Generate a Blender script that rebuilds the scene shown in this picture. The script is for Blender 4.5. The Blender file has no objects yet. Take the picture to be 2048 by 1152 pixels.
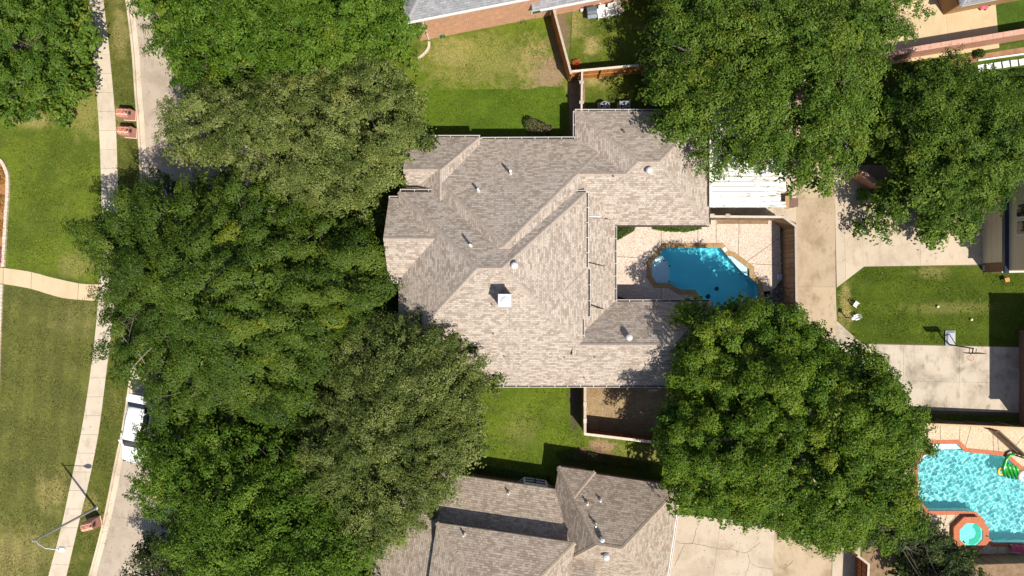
import bpy, bmesh, math, random
import numpy as np
from mathutils import Vector, Matrix

# ------------------------------------------------------------------ scene, camera, light
scene = bpy.context.scene
H = 54.6            # flying height of the camera above the ground (m)
PPM = 25.0          # photo pixels per metre at ground level
cam_d = bpy.data.cameras.new("camera")
cam = bpy.data.objects.new("camera", cam_d)
scene.collection.objects.link(cam)
cam.location = (0, 0, H)
cam.rotation_euler = (0, 0, 0)
cam_d.sensor_width = 36.0
cam_d.lens = 36.0 * H * PPM / 2048.0
cam_d.clip_end = 2000
cam_d.clip_start = 0.5
scene.camera = cam

SUN_EL = math.radians(58)
SX, SY = 0.606, -0.796                      # horizontal direction towards the sun
world = bpy.data.worlds.new("World")
scene.world = world
world.use_nodes = True
wnt = world.node_tree
sky = wnt.nodes.new("ShaderNodeTexSky")
sky.sky_type = 'NISHITA'
sky.sun_disc = False
sky.sun_elevation = SUN_EL
sky.sun_rotation = math.atan2(SX, SY)
bg = wnt.nodes["Background"]
wnt.links.new(sky.outputs[0], bg.inputs[0])
bg.inputs[1].default_value = 0.095
sun_d = bpy.data.lights.new("sun", 'SUN')
sun_d.energy = 5.0
sun_d.angle = math.radians(0.5)
sun_d.color = (1.0, 0.94, 0.84)
sun = bpy.data.objects.new("sun", sun_d)
scene.collection.objects.link(sun)
ce = math.cos(SUN_EL)
sun.rotation_euler = Vector((SX * ce, SY * ce, math.sin(SUN_EL))).to_track_quat('Z', 'Y').to_euler()
sun.location = (30, -40, 60)
vs = scene.view_settings
vs.view_transform = 'Standard'
vs.look = 'None'
vs.exposure = 0.25
vs.gamma = 1.0
vs.use_curve_mapping = False

RNG = random.Random(7)
NR = np.random.default_rng(11)
COL = scene.collection

# ------------------------------------------------------------------ helpers
def P(px, py, z=0.0):
    k = (1 - z / H) / PPM
    return Vector(((px - 1024) * k, (576 - py) * k, z))

def XY(px, py, z=0.0):
    p = P(px, py, z)
    return (p.x, p.y)

class MB:
    """collects faces of one mesh"""
    def __init__(self):
        self.v = []; self.f = []; self.m = []
    def poly(self, pts, mi=0):
        n = len(self.v)
        self.v += [tuple(p) for p in pts]
        self.f.append(tuple(range(n, n + len(pts)))); self.m.append(mi)
    def prism(self, poly, z0, z1, mi=0, bottom=False, side_mi=None):
        a = sum(poly[i][0] * poly[(i + 1) % len(poly)][1] - poly[(i + 1) % len(poly)][0] * poly[i][1] for i in range(len(poly)))
        if a < 0: poly = poly[::-1]
        n = len(self.v); k = len(poly)
        self.v += [(p[0], p[1], z0) for p in poly] + [(p[0], p[1], z1) for p in poly]
        self.f.append(tuple(range(n + k, n + 2 * k))); self.m.append(mi)
        if bottom:
            self.f.append(tuple(range(n + k - 1, n - 1, -1))); self.m.append(mi)
        for i in range(k):
            j = (i + 1) % k
            self.f.append((n + i, n + j, n + k + j, n + k + i)); self.m.append(mi if side_mi is None else side_mi)
        return self
    def box(self, c, s, rz=0.0, mi=0, tilt=None):
        hx, hy, hz = s[0] / 2, s[1] / 2, s[2] / 2
        M = Matrix.Rotation(rz, 3, 'Z')
        if tilt is not None: M = M @ tilt
        n = len(self.v)
        for sx in (-1, 1):
            for sy in (-1, 1):
                for sz in (-1, 1):
                    q = M @ Vector((sx * hx, sy * hy, sz * hz))
                    self.v.append((c[0] + q.x, c[1] + q.y, c[2] + q.z))
        for q in ((0, 1, 3, 2), (4, 6, 7, 5), (0, 4, 5, 1), (2, 3, 7, 6), (0, 2, 6, 4), (1, 5, 7, 3)):
            self.f.append(tuple(n + i for i in q)); self.m.append(mi)
        return self
    def beam(self, a, b, w, h, mi=0):
        a = Vector(a); b = Vector(b); d = b - a
        L = d.length
        if L < 1e-6: return self
        d.normalize()
        up = Vector((0, 0, 1)) if abs(d.z) < .95 else Vector((0, 1, 0))
        s = d.cross(up).normalized(); u = s.cross(d)
        n = len(self.v)
        for p in (a, b):
            for x, y in ((-1, -1), (1, -1), (1, 1), (-1, 1)):
                self.v.append(tuple(p + s * (x * w / 2) + u * (y * h / 2)))
        for q in ((0, 1, 2, 3), (7, 6, 5, 4), (0, 4, 5, 1), (1, 5, 6, 2), (2, 6, 7, 3), (3, 7, 4, 0)):
            self.f.append(tuple(n + i for i in q)); self.m.append(mi)
        return self
    def tube(self, pts, radii, n=8, mi=0, cap=True):
        pts = [Vector(p) for p in pts]
        base = len(self.v)
        for i, p in enumerate(pts):
            d = (pts[min(i + 1, len(pts) - 1)] - pts[max(i - 1, 0)]).normalized()
            up = Vector((0, 0, 1)) if abs(d.z) < .9 else Vector((1, 0, 0))
            s = d.cross(up).normalized(); u = s.cross(d)
            r = radii[i] if hasattr(radii, '__len__') else radii
            for k in range(n):
                t = 2 * math.pi * k / n
                self.v.append(tuple(p + s * (r * math.cos(t)) + u * (r * math.sin(t))))
        for i in range(len(pts) - 1):
            for k in range(n):
                a = base + i * n + k; b = base + i * n + (k + 1) % n
                self.f.append((a, b, b + n, a + n)); self.m.append(mi)
        if cap:
            self.f.append(tuple(base + k for k in range(n))); self.m.append(mi)
            e = base + (len(pts) - 1) * n
            self.f.append(tuple(e + k for k in range(n - 1, -1, -1))); self.m.append(mi)
        return self
    def lathe(self, prof, c=(0, 0, 0), n=16, mi=0):
        base = len(self.v)
        for r, z in prof:
            for k in range(n):
                t = 2 * math.pi * k / n
                self.v.append((c[0] + r * math.cos(t), c[1] + r * math.sin(t), c[2] + z))
        for i in range(len(prof) - 1):
            for k in range(n):
                a = base + i * n + k; b = base + i * n + (k + 1) % n
                self.f.append((a, b, b + n, a + n)); self.m.append(mi)
        self.f.append(tuple(base + k for k in range(n - 1, -1, -1))); self.m.append(mi)
        e = base + (len(prof) - 1) * n
        self.f.append(tuple(e + k for k in range(n))); self.m.append(mi)
        return self
    def loft(self, rings, mi=0, closed=True, caps=True):
        base = len(self.v); n = len(rings[0])
        for r in rings: self.v += [tuple(p) for p in r]
        for i in range(len(rings) - 1):
            for k in range(n if closed else n - 1):
                a = base + i * n + k; b = base + i * n + (k + 1) % n
                self.f.append((a, b, b + n, a + n)); self.m.append(mi)
        if caps:
            self.f.append(tuple(base + k for k in range(n - 1, -1, -1))); self.m.append(mi)
            e = base + (len(rings) - 1) * n
            self.f.append(tuple(e + k for k in range(n))); self.m.append(mi)
        return self
    def build(self, name, mats, parent=None, smooth=False, local=False):
        me = bpy.data.meshes.new(name)
        v = self.v
        if parent is not None and not local:
            o0 = parent.matrix_world_pos if hasattr(parent, 'matrix_world_pos') else wpos(parent)
            v = [(a[0] - o0[0], a[1] - o0[1], a[2] - o0[2]) for a in v]
        me.from_pydata(v, [], self.f)
        if not isinstance(mats, (list, tuple)): mats = [mats]
        for m in mats: me.materials.append(m)
        if len(mats) > 1: me.polygons.foreach_set('material_index', self.m)
        if smooth: me.polygons.foreach_set('use_smooth', [True] * len(me.polygons))
        me.update()
        o = bpy.data.objects.new(name, me)
        COL.objects.link(o)
        if parent is not None: o.parent = parent
        return o

def wpos(o):
    p = Vector((0, 0, 0))
    while o is not None:
        p = p + Vector(o.location); o = o.parent
    return p

def thing(name, label, cat, loc=(0, 0, 0), rz=0.0, group=None):
    o = bpy.data.objects.new(name, None)
    o.empty_display_size = .3
    COL.objects.link(o)
    o.location = loc; o.rotation_euler = (0, 0, rz)
    o['label'] = label; o['category'] = cat
    if group: o['group'] = group
    return o

def tag(o, label, cat, group=None):
    o['label'] = label; o['category'] = cat
    if group: o['group'] = group
    return o

def struct(o):
    o['kind'] = 'structure'
    return o

def copy_tree(o, parent=None):
    c = o.copy(); COL.objects.link(c); c.parent = parent
    for ch in list(o.children): copy_tree(ch, c)
    return c

def shared(me, name, loc, rz, parent, sc=(1, 1, 1)):
    o = bpy.data.objects.new(name, me)
    COL.objects.link(o)
    o.parent = parent
    o.location = loc; o.rotation_euler = (0, 0, rz); o.scale = sc
    return o

def fill2d(outer, holes=()):
    """bmesh of a flat polygon with holes, triangulated"""
    bm = bmesh.new()
    for loop in [outer] + list(holes):
        vs_ = [bm.verts.new((p[0], p[1], 0)) for p in loop]
        for i in range(len(vs_)): bm.edges.new((vs_[i], vs_[(i + 1) % len(vs_)]))
    bmesh.ops.triangle_fill(bm, use_beauty=True, use_dissolve=False, edges=bm.edges[:], normal=(0, 0, 1))
    for f in bm.faces:
        if f.normal.z < 0: f.normal_flip()
    return bm

def bm_slab(bm, z0, z1, name, mat, parent=None):
    """flat bmesh -> slab with sides"""
    mb = MB()
    bm.verts.index_update()
    idx = {}
    for f in bm.faces:
        mb.poly([(v.co.x, v.co.y, z1) for v in (f.verts if f.normal.z >= 0 else reversed(f.verts))])
    for e in bm.edges:
        if len(e.link_faces) == 1:
            f = e.link_faces[0]
            a, b = e.verts
            lp = [l for l in f.loops if l.edge == e][0]
            a, b = lp.vert, lp.link_loop_next.vert
            mb.poly([(a.co.x, a.co.y, z0), (b.co.x, b.co.y, z0), (b.co.x, b.co.y, z1), (a.co.x, a.co.y, z1)])
    return mb.build(name, mat, parent)

def cut_slabs(outer, holes, lines, z0, z1, name, mat, parent, gap=0.012):
    """cut a paved area by straight joints into separate slabs"""
    pieces = [fill2d(outer, holes)]
    for (a, b) in lines:
        a = Vector((a[0], a[1], 0)); b = Vector((b[0], b[1], 0))
        d = (b - a).normalized(); nrm = Vector((-d.y, d.x, 0))
        new = []
        for bm in pieces:
            for sgn in (1, -1):
                c = bm.copy()
                bmesh.ops.bisect_plane(c, geom=c.verts[:] + c.edges[:] + c.faces[:], plane_co=a + nrm * (sgn * gap / 2),
                                       plane_no=nrm * sgn, clear_inner=True, dist=1e-5)
                ar = sum(f.calc_area() for f in c.faces)
                if ar > 0.02: new.append(c)
                else: c.free()
            bm.free()
        pieces = new
    out = []
    for bm in pieces:
        dz = RNG.uniform(-.004, .004)
        out.append(bm_slab(bm, z0, z1 + dz, name, mat, parent)); bm.free()
    return out

def sheet(name, pts, z, mat, kind='structure', holes=()):
    bm = fill2d(pts, holes)
    me = bpy.data.meshes.new(name)
    for v in bm.verts: v.co.z = z
    bm.to_mesh(me); bm.free()
    me.materials.append(mat)
    o = bpy.data.objects.new(name, me); COL.objects.link(o)
    o['kind'] = kind
    return o

def smooth_line(pts, n=8):
    """Catmull-Rom through 2-D points"""
    out = []
    p = [Vector((a[0], a[1], 0)) for a in pts]
    for i in range(len(p) - 1):
        p0 = p[max(i - 1, 0)]; p1 = p[i]; p2 = p[i + 1]; p3 = p[min(i + 2, len(p) - 1)]
        for k in range(n):
            t = k / n
            q = 0.5 * ((2 * p1) + (p2 - p0) * t + (2 * p0 - 5 * p1 + 4 * p2 - p3) * t * t + (3 * p1 - p0 - 3 * p2 + p3) * t ** 3)
            out.append((q.x, q.y))
    out.append((p[-1].x, p[-1].y))
    return out

def resample(pts, ts):
    pts = np.array(pts, float)
    s = np.concatenate([[0], np.cumsum(np.linalg.norm(np.diff(pts, axis=0), axis=1))])
    s /= s[-1]
    return [(float(np.interp(t, s, pts[:, 0])), float(np.interp(t, s, pts[:, 1]))) for t in ts]

def length(pts):
    pts = np.array(pts, float)
    return float(np.linalg.norm(np.diff(pts, axis=0), axis=1).sum())

# ------------------------------------------------------------------ materials
def new_mat(name):
    m = bpy.data.materials.new(name); m.use_nodes = True
    nt = m.node_tree
    b = nt.nodes["Principled BSDF"]
    return m, nt, b

class NT:
    def __init__(self, nt): self.nt = nt
    def n(self, t, **k):
        nd = self.nt.nodes.new(t)
        for a, b in k.items(): setattr(nd, a, b)
        return nd
    def l(self, a, b): self.nt.links.new(a, b)
    def val(self, x, inp):
        if hasattr(x, 'is_linked') or hasattr(x, 'links'): self.l(x, inp)
        else: inp.default_value = x
    def math(self, op, a, b=0.0, c=None, clamp=False):
        nd = self.n("ShaderNodeMath", operation=op, use_clamp=clamp)
        self.val(a, nd.inputs[0]); self.val(b, nd.inputs[1])
        if c is not None: self.val(c, nd.inputs[2])
        return nd.outputs[0]
    def mix(self, fac, a, b, mode='MIX'):
        nd = self.n("ShaderNodeMix", data_type='RGBA', blend_type=mode)
        self.val(fac, nd.inputs[0])
        for x, i in ((a, 6), (b, 7)):
            if isinstance(x, (tuple, list)): nd.inputs[i].default_value = (x[0], x[1], x[2], 1)
            else: self.l(x, nd.inputs[i])
        return nd.outputs[2]
    def pos(self): return self.n("ShaderNodeNewGeometry").outputs['Position']
    def noise(self, vec, scale, detail=3, rough=.55, dist=0.0):
        nd = self.n("ShaderNodeTexNoise"); nd.inputs['Scale'].default_value = scale
        nd.inputs['Detail'].default_value = detail; nd.inputs['Roughness'].default_value = rough
        nd.inputs['Distortion'].default_value = dist
        if vec is not None: self.l(vec, nd.inputs['Vector'])
        return nd.outputs['Fac']
    def ramp(self, fac, stops):
        nd = self.n("ShaderNodeValToRGB")
        el = nd.color_ramp.elements
        while len(el) < len(stops): el.new(.5)
        for e, (p, c) in zip(el, stops):
            e.position = p; e.color = (c[0], c[1], c[2], 1) if hasattr(c, '__len__') else (c, c, c, 1)
        self.l(fac, nd.inputs[0])
        return nd.outputs[0]
    def sstep(self, x, lo, hi):
        nd = self.n("ShaderNodeMapRange", interpolation_type='SMOOTHSTEP')
        self.val(x, nd.inputs[0])
        nd.inputs[1].default_value = lo; nd.inputs[2].default_value = hi
        nd.inputs[3].default_value = 0; nd.inputs[4].default_value = 1
        return nd.outputs[0]
    def scalevec(self, v, s):
        nd = self.n("ShaderNodeVectorMath", operation='MULTIPLY')
        self.l(v, nd.inputs[0]); nd.inputs[1].default_value = s
        return nd.outputs[0]
    def bump(self, h, strength, dist, b):
        nd = self.n("ShaderNodeBump"); nd.inputs['Strength'].default_value = strength
        nd.inputs['Distance'].default_value = dist
        self.l(h, nd.inputs['Height']); self.l(nd.outputs[0], b.inputs['Normal'])

def simple(name, c1, c2=None, rough=.7, scale=3.0, metal=0.0, bump=0.0, spec=.4):
    m, nt, b = new_mat(name); g = NT(nt)
    c2 = c2 or tuple(x * .8 for x in c1)
    p = g.pos()
    f = g.noise(p, scale, 4, .6)
    g.l(g.ramp(f, [(.3, c2), (.7, c1)]), b.inputs['Base Color'])
    b.inputs['Roughness'].default_value = rough
    b.inputs['Metallic'].default_value = metal
    b.inputs['Specular IOR Level'].default_value = spec
    if bump: g.bump(g.noise(p, scale * 6, 3), bump, .02, b)
    return m

def concrete(name, base, dark, stain=.5, fine=.5, joints=None, seed=0.0):
    m, nt, b = new_mat(name); g = NT(nt)
    p = g.pos()
    pv = g.n("ShaderNodeVectorMath", operation='ADD'); g.l(p, pv.inputs[0]); pv.inputs[1].default_value = (seed, seed * 1.7, 0)
    p = pv.outputs[0]
    big = g.noise(p, .45, 5, .62, .4)
    mid = g.noise(g.scalevec(p, (1.0, .45, 1)), 1.9, 5, .65)
    fin = g.noise(p, 22, 3, .7)
    c = g.mix(g.math('MULTIPLY', g.sstep(big, .42, .72), stain), base, dark)
    c = g.mix(g.math('MULTIPLY', g.sstep(mid, .5, .75), stain * .8), c, tuple(x * .8 for x in dark))
    c = g.mix(g.math('MULTIPLY', g.sstep(fin, .35, .7), .22 * fine), c, tuple(x * .55 for x in dark))
    sp_ = g.noise(p, 1.3, 2, .4)
    c = g.mix(g.math('MULTIPLY', g.sstep(sp_, .68, .74), stain * .5), c, tuple(x * .55 for x in dark))
    oi = g.n("ShaderNodeObjectInfo")
    hsv = g.n("ShaderNodeHueSaturation"); g.l(c, hsv.inputs['Color'])
    g.l(g.math('MULTIPLY_ADD', oi.outputs['Random'], .14, .93), hsv.inputs['Value'])
    g.l(hsv.outputs[0], b.inputs['Base Color'])
    b.inputs['Roughness'].default_value = .88
    b.inputs['Specular IOR Level'].default_value = .25
    g.bump(fin, .3, .01, b)
    return m

def aggregate(name, c1, c2, c3):
    m, nt, b = new_mat(name); g = NT(nt)
    p = g.pos()
    v = g.n("ShaderNodeTexVoronoi"); v.inputs['Scale'].default_value = 20.0; g.l(p, v.inputs['Vector'])
    sep = g.n("ShaderNodeSeparateColor"); g.l(v.outputs['Color'], sep.inputs[0])
    f = g.noise(p, 1.2, 4)
    c = g.ramp(sep.outputs[0], [(.15, c2), (.45, c1), (.8, c3)])
    c = g.mix(g.math('MULTIPLY', g.sstep(f, .45, .75), .3), c, c2)
    g.l(c, b.inputs['Base Color'])
    b.inputs['Roughness'].default_value = .85
    g.bump(v.outputs['Distance'], .5, .015, b)
    return m

def grass(name, light, dark, dry=(.36, .29, .11), dryness=.3, blobs=(), bare=(), stripes=None, seed=0.0):
    """mown lawn; blobs: dry patches (x, y, r, strength), bare: soil patches"""
    m, nt, b = new_mat(name); g = NT(nt)
    p = g.pos()
    pv = g.n("ShaderNodeVectorMath", operation='ADD'); g.l(p, pv.inputs[0]); pv.inputs[1].default_value = (seed, -seed, 0)
    ps = pv.outputs[0]
    big = g.noise(ps, .35, 4, .6, .3)
    mid = g.noise(ps, 2.2, 4, .65)
    fin = g.noise(ps, 6.5, 4, .8)
    vf = g.noise(ps, 17, 3, .8)
    c = g.mix(g.sstep(big, .35, .65), dark, light)
    c = g.mix(g.math('MULTIPLY', g.sstep(mid, .45, .7), .55), c, tuple(x * .72 for x in dark))
    d = g.math('MULTIPLY', g.sstep(g.noise(ps, .8, 5, .7), .5, .8), dryness)
    d = g.math('ADD', d, g.math('MULTIPLY', g.sstep(fin, .52, .72), dryness * .6))
    w = g.noise(p, 1.1, 5, .7)
    sepp = g.n("ShaderNodeSeparateXYZ"); g.l(p, sepp.inputs[0])
    def blob(x, y, rx, ry):
        dx = g.math('MULTIPLY', g.math('SUBTRACT', sepp.outputs[0], x), 1 / rx)
        dy = g.math('MULTIPLY', g.math('SUBTRACT', sepp.outputs[1], y), 1 / ry)
        r2 = g.math('ADD', g.math('MULTIPLY', dx, dx), g.math('MULTIPLY', dy, dy))
        q = g.math('ADD', g.math('SQRT', r2), g.math('MULTIPLY_ADD', w, 2.6, -1.3))
        q = g.math('ADD', q, g.math('MULTIPLY_ADD', fin, 1.6, -.8))
        return g.math('SUBTRACT', 1.0, g.sstep(q, .35, 1.25))
    for (x, y, rx, ry, s) in blobs:
        d = g.math('ADD', d, g.math('MULTIPLY', g.math('MULTIPLY', blob(x, y, rx, ry), s), g.math('MULTIPLY_ADD', fin, 1.6, .2)))
    c = g.mix(g.math('MINIMUM', d, .95), c, dry)
    for (x, y, rx, ry, col) in bare:
        c = g.mix(blob(x, y, rx, ry), c, col)
    if stripes:
        ang, wid, st = stripes
        rot = g.n("ShaderNodeVectorRotate", rotation_type='Z_AXIS'); g.l(p, rot.inputs['Vector']); rot.inputs['Angle'].default_value = ang
        sx = g.n("ShaderNodeSeparateXYZ"); g.l(rot.outputs[0], sx.inputs[0])
        sn = g.math('SINE', g.math('MULTIPLY', g.math('ADD', sx.outputs[0], g.math('MULTIPLY', mid, .3)), 2 * math.pi / wid))
        c = g.mix(g.math('MULTIPLY', g.sstep(sn, -.6, .6), st), c, tuple(x * .6 for x in dark))
    hsv = g.n("ShaderNodeHueSaturation"); g.l(c, hsv.inputs['Color'])
    g.l(g.math('ADD', g.math('MULTIPLY_ADD', fin, 1.5, .02), g.math('MULTIPLY_ADD', vf, 1.2, -.40)), hsv.inputs['Value'])
    g.l(hsv.outputs[0], b.inputs['Base Color'])
    b.inputs['Roughness'].default_value = .9
    b.inputs['Specular IOR Level'].default_value = .15
    g.bump(g.math('ADD', fin, vf), .9, .05, b)
    return m

def shingle(name, light, mid, dark, seed=0.0, stain=True):
    """laminated asphalt shingles; courses follow the slope of every face"""
    m, nt, b = new_mat(name); g = NT(nt)
    geo = g.n("ShaderNodeNewGeometry")
    p = geo.outputs['Position']; nrm = geo.outputs['True Normal']
    cr = g.n("ShaderNodeVectorMath", operation='CROSS_PRODUCT'); g.l(nrm, cr.inputs[0]); cr.inputs[1].default_value = (0, 0, 1)
    nz = g.n("ShaderNodeVectorMath", operation='NORMALIZE'); g.l(cr.outputs[0], nz.inputs[0])
    dt = g.n("ShaderNodeVectorMath", operation='DOT_PRODUCT'); g.l(p, dt.inputs[0]); g.l(nz.outputs[0], dt.inputs[1])
    along = dt.outputs['Value']
    sn = g.n("ShaderNodeSeparateXYZ"); g.l(nrm, sn.inputs[0])
    sp = g.n("ShaderNodeSeparateXYZ"); g.l(p, sp.inputs[0])
    sl = g.math('SQRT', g.math('SUBTRACT', 1.0, g.math('MULTIPLY', sn.outputs[2], sn.outputs[2])))
    up = g.math('DIVIDE', sp.outputs[2], g.math('MAXIMUM', sl, .05))
    cv = g.n("ShaderNodeCombineXYZ"); g.l(along, cv.inputs[0]); g.l(up, cv.inputs[1]); cv.inputs[2].default_value = seed
    v = cv.outputs[0]
    def brick(bw, rh, c1, c2, mort, msize, off=.5, bias=0.0):
        n = g.n("ShaderNodeTexBrick"); g.l(v, n.inputs['Vector'])
        n.offset = off; n.offset_frequency = 2; n.squash = 1.0
        n.inputs['Scale'].default_value = 1.0
        n.inputs['Brick Width'].default_value = bw; n.inputs['Row Height'].default_value = rh
        n.inputs['Mortar Size'].default_value = msize; n.inputs['Mortar Smooth'].default_value = .3
        n.inputs['Bias'].default_value = bias
        n.inputs['Color1'].default_value = (*c1, 1); n.inputs['Color2'].default_value = (*c2, 1); n.inputs['Mortar'].default_value = (*mort, 1)
        return n
    RH = .165
    n1 = brick(.24, RH, light, dark, tuple(x * .6 for x in dark), .007, .37, -.35)
    n2 = brick(.37, RH, (1, 1, 1), (0, 0, 0), (0, 0, 0), .0, .61)
    n3 = brick(.55, RH, (1, 1, 1), (0, 0, 0), (0, 0, 0), .0, .29)
    c = g.mix(g.math('MULTIPLY', g.sstep(n2.outputs['Color'], .55, .85), .75), n1.outputs['Color'], mid)
    c = g.mix(g.math('MULTIPLY', g.sstep(n3.outputs['Color'], .6, .9), .65), c, tuple(x * 1.1 for x in light))
    big = g.noise(p, 2.6, 5, .75)
    c = g.mix(g.math('MULTIPLY', g.sstep(big, .48, .7), .5), c, mid)
    wide = g.noise(p, .28, 4, .6)
    c = g.mix(g.math('MULTIPLY', g.sstep(wide, .5, .75), .22), c, tuple(x * .85 for x in mid))
    fin = g.noise(p, 30, 2, .7)
    fr = g.math('FRACT', g.math('DIVIDE', up, RH))
    hgt = g.math('ADD', g.math('SUBTRACT', 1.0, fr), g.math('MULTIPLY', n2.outputs['Fac'], -.4))
    line = g.sstep(fr, .0, .2)
    c = g.mix(g.math('MULTIPLY', g.math('SUBTRACT', 1.0, line), .38), c, tuple(x * .4 for x in dark))
    gr_ = g.noise(p, 7.5, 3, .8)
    c = g.mix(g.math('MULTIPLY', g.sstep(gr_, .45, .68), .5), c, tuple(x * .75 for x in dark))
    c = g.mix(g.math('MULTIPLY', fin, .2), c, tuple(x * .6 for x in mid))
    g.l(c, b.inputs['Base Color'])
    b.inputs['Roughness'].default_value = .92
    b.inputs['Specular IOR Level'].default_value = .2
    g.bump(hgt, .55, .02, b)
    return m

def brickmat(name, c1, c2, mortar, scale=1.0, var=.6):
    m, nt, b = new_mat(name); g = NT(nt)
    geo = g.n("ShaderNodeNewGeometry")
    p = geo.outputs['Position']; nrm = geo.outputs['True Normal']
    cr = g.n("ShaderNodeVectorMath", operation='CROSS_PRODUCT'); g.l(nrm, cr.inputs[0]); cr.inputs[1].default_value = (0.002, 0.001, 1)
    nz = g.n("ShaderNodeVectorMath", operation='NORMALIZE'); g.l(cr.outputs[0], nz.inputs[0])
    dt = g.n("ShaderNodeVectorMath", operation='DOT_PRODUCT'); g.l(p, dt.inputs[0]); g.l(nz.outputs[0], dt.inputs[1])
    sp = g.n("ShaderNodeSeparateXYZ"); g.l(p, sp.inputs[0])
    cv = g.n("ShaderNodeCombineXYZ"); g.l(dt.outputs['Value'], cv.inputs[0]); g.l(sp.outputs[2], cv.inputs[1])
    n = g.n("ShaderNodeTexBrick"); g.l(cv.outputs[0], n.inputs['Vector'])
    n.inputs['Scale'].default_value = 1.0
    n.inputs['Brick Width'].default_value = .21 * scale; n.inputs['Row Height'].default_value = .077 * scale
    n.inputs['Mortar Size'].default_value = .010 * scale
    n.inputs['Color1'].default_value = (*c1, 1); n.inputs['Color2'].default_value = (*c2, 1); n.inputs['Mortar'].default_value = (*mortar, 1)
    f = g.noise(p, 2.5, 4, .65)
    c = g.mix(g.math('MULTIPLY', g.sstep(f, .4, .75), var * .6), n.outputs['Color'], tuple(min(1, x * 1.5 + .08) for x in c1))
    g.l(c, b.inputs['Base Color'])
    b.inputs['Roughness'].default_value = .9
    g.bump(g.math('SUBTRACT', 1.0, n.outputs['Fac']), .5, .01, b)
    return m

def wood(name, c1, c2, rough=.8, axis=(1, 1, .12), scale=9):
    m, nt, b = new_mat(name); g = NT(nt)
    p = g.pos()
    f = g.noise(g.scalevec(p, axis), scale, 4, .6, .3)
    oi = g.n("ShaderNodeObjectInfo")
    c = g.ramp(f, [(.25, c2), (.75, c1)])
    hsv = g.n("ShaderNodeHueSaturation"); g.l(c, hsv.inputs['Color'])
    g.l(g.math('MULTIPLY_ADD', oi.outputs['Random'], .5, .72), hsv.inputs['Value'])
    g.l(hsv.outputs[0], b.inputs['Base Color'])
    b.inputs['Roughness'].default_value = rough
    b.inputs['Specular IOR Level'].default_value = .2
    return m

def leafmat(name, dark, mid, light, yellow=(.32, .30, .03), trans=.28, rough=.42):
    m, nt, b = new_mat(name); g = NT(nt)
    at = g.n("ShaderNodeAttribute"); at.attribute_name = 'tint'
    sep = g.n("ShaderNodeSeparateColor"); g.l(at.outputs['Color'], sep.inputs[0])
    c = g.ramp(sep.outputs[0], [(.0, dark), (.5, mid), (1.0, light)])
    c = g.mix(sep.outputs[1], c, yellow)
    g.l(c, b.inputs['Base Color'])
    b.inputs['Roughness'].default_value = rough
    b.inputs['Specular IOR Level'].default_value = .16
    tr = g.n("ShaderNodeBsdfTranslucent")
    tc = g.mix(1.0, c, (1.25, 1.35, .5), 'MULTIPLY'); g.l(tc, tr.inputs['Color'])
    mx = g.n("ShaderNodeMixShader"); mx.inputs[0].default_value = trans
    out = nt.nodes["Material Output"]
    g.l(b.outputs[0], mx.inputs[1]); g.l(tr.outputs[0], mx.inputs[2]); g.l(mx.outputs[0], out.inputs['Surface'])
    return m

def water(name, tint, bump_scale, bump_str, rough=.03, dist=.1):
    m, nt, b = new_mat(name); g = NT(nt)
    nt.nodes.remove(b)
    out = nt.nodes["Material Output"]
    p = g.pos()
    tr = g.n("ShaderNodeBsdfTransparent"); tr.inputs[0].default_value = (*tint, 1)
    gl = g.n("ShaderNodeBsdfGlossy"); gl.inputs['Roughness'].default_value = rough
    h1 = g.noise(p, bump_scale, 2, .5, .8)
    h2 = g.noise(p, bump_scale * 2.7, 2, .5, .4)
    bp = g.n("ShaderNodeBump"); bp.inputs['Strength'].default_value = bump_str; bp.inputs['Distance'].default_value = dist
    g.l(g.math('MULTIPLY_ADD', h2, .35, h1), bp.inputs['Height'])
    g.l(bp.outputs[0], gl.inputs['Normal'])
    fr = g.n("ShaderNodeFresnel"); fr.inputs['IOR'].default_value = 1.33; g.l(bp.outputs[0], fr.inputs['Normal'])
    mx = g.n("ShaderNodeMixShader"); g.l(fr.outputs[0], mx.inputs[0])
    g.l(tr.outputs[0], mx.inputs[1]); g.l(gl.outputs[0], mx.inputs[2])
    g.l(mx.outputs[0], out.inputs['Surface'])
    return m

def glassmat(name, col=(.03, .04, .05)):
    m, nt, b = new_mat(name)
    b.inputs['Base Color'].default_value = (*col, 1); b.inputs['Roughness'].default_value = .06
    b.inputs['Specular IOR Level'].default_value = .8
    return m
# ------------------------------------------------------------------ material set
M = {}
M['walk'] = concrete('sidewalk_concrete', (.585, .495, .385), (.39, .32, .235), .6, .8)
M['street'] = concrete('street_concrete', (.455, .375, .295), (.31, .245, .185), .7, .8, seed=13)
M['kerb'] = concrete('kerb_concrete', (.62, .52, .40), (.36, .29, .21), .6, .8, seed=5)
M['alley'] = concrete('alley_concrete', (.47, .365, .25), (.29, .21, .13), .85, .8, seed=31)
M['drive'] = concrete('driveway_concrete', (.55, .455, .345), (.37, .29, .205), .7, .7, seed=47)
M['drive_grey'] = concrete('grey_driveway_concrete', (.52, .445, .35), (.27, .225, .17), .95, .8, seed=23)
M['path'] = concrete('path_aggregate', (.62, .47, .30), (.46, .34, .2), .4, 1.0, seed=3)
M['agg'] = aggregate('pool_deck_aggregate', (.59, .475, .375), (.43, .33, .25), (.70, .59, .49))
M['soil'] = simple('bare_soil', (.30, .20, .12), (.17, .11, .06), .95, 2.5, bump=.6)
M['soil_red'] = simple('red_clay_soil', (.36, .20, .11), (.22, .12, .06), .95, 2.0, bump=.6)
M['gravel'] = aggregate('dark_river_gravel', (.10, .09, .085), (.03, .028, .026), (.34, .32, .30))
M['joint'] = simple('joint_filler', (.16, .12, .08), (.10, .07, .05), .95, 4)
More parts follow.
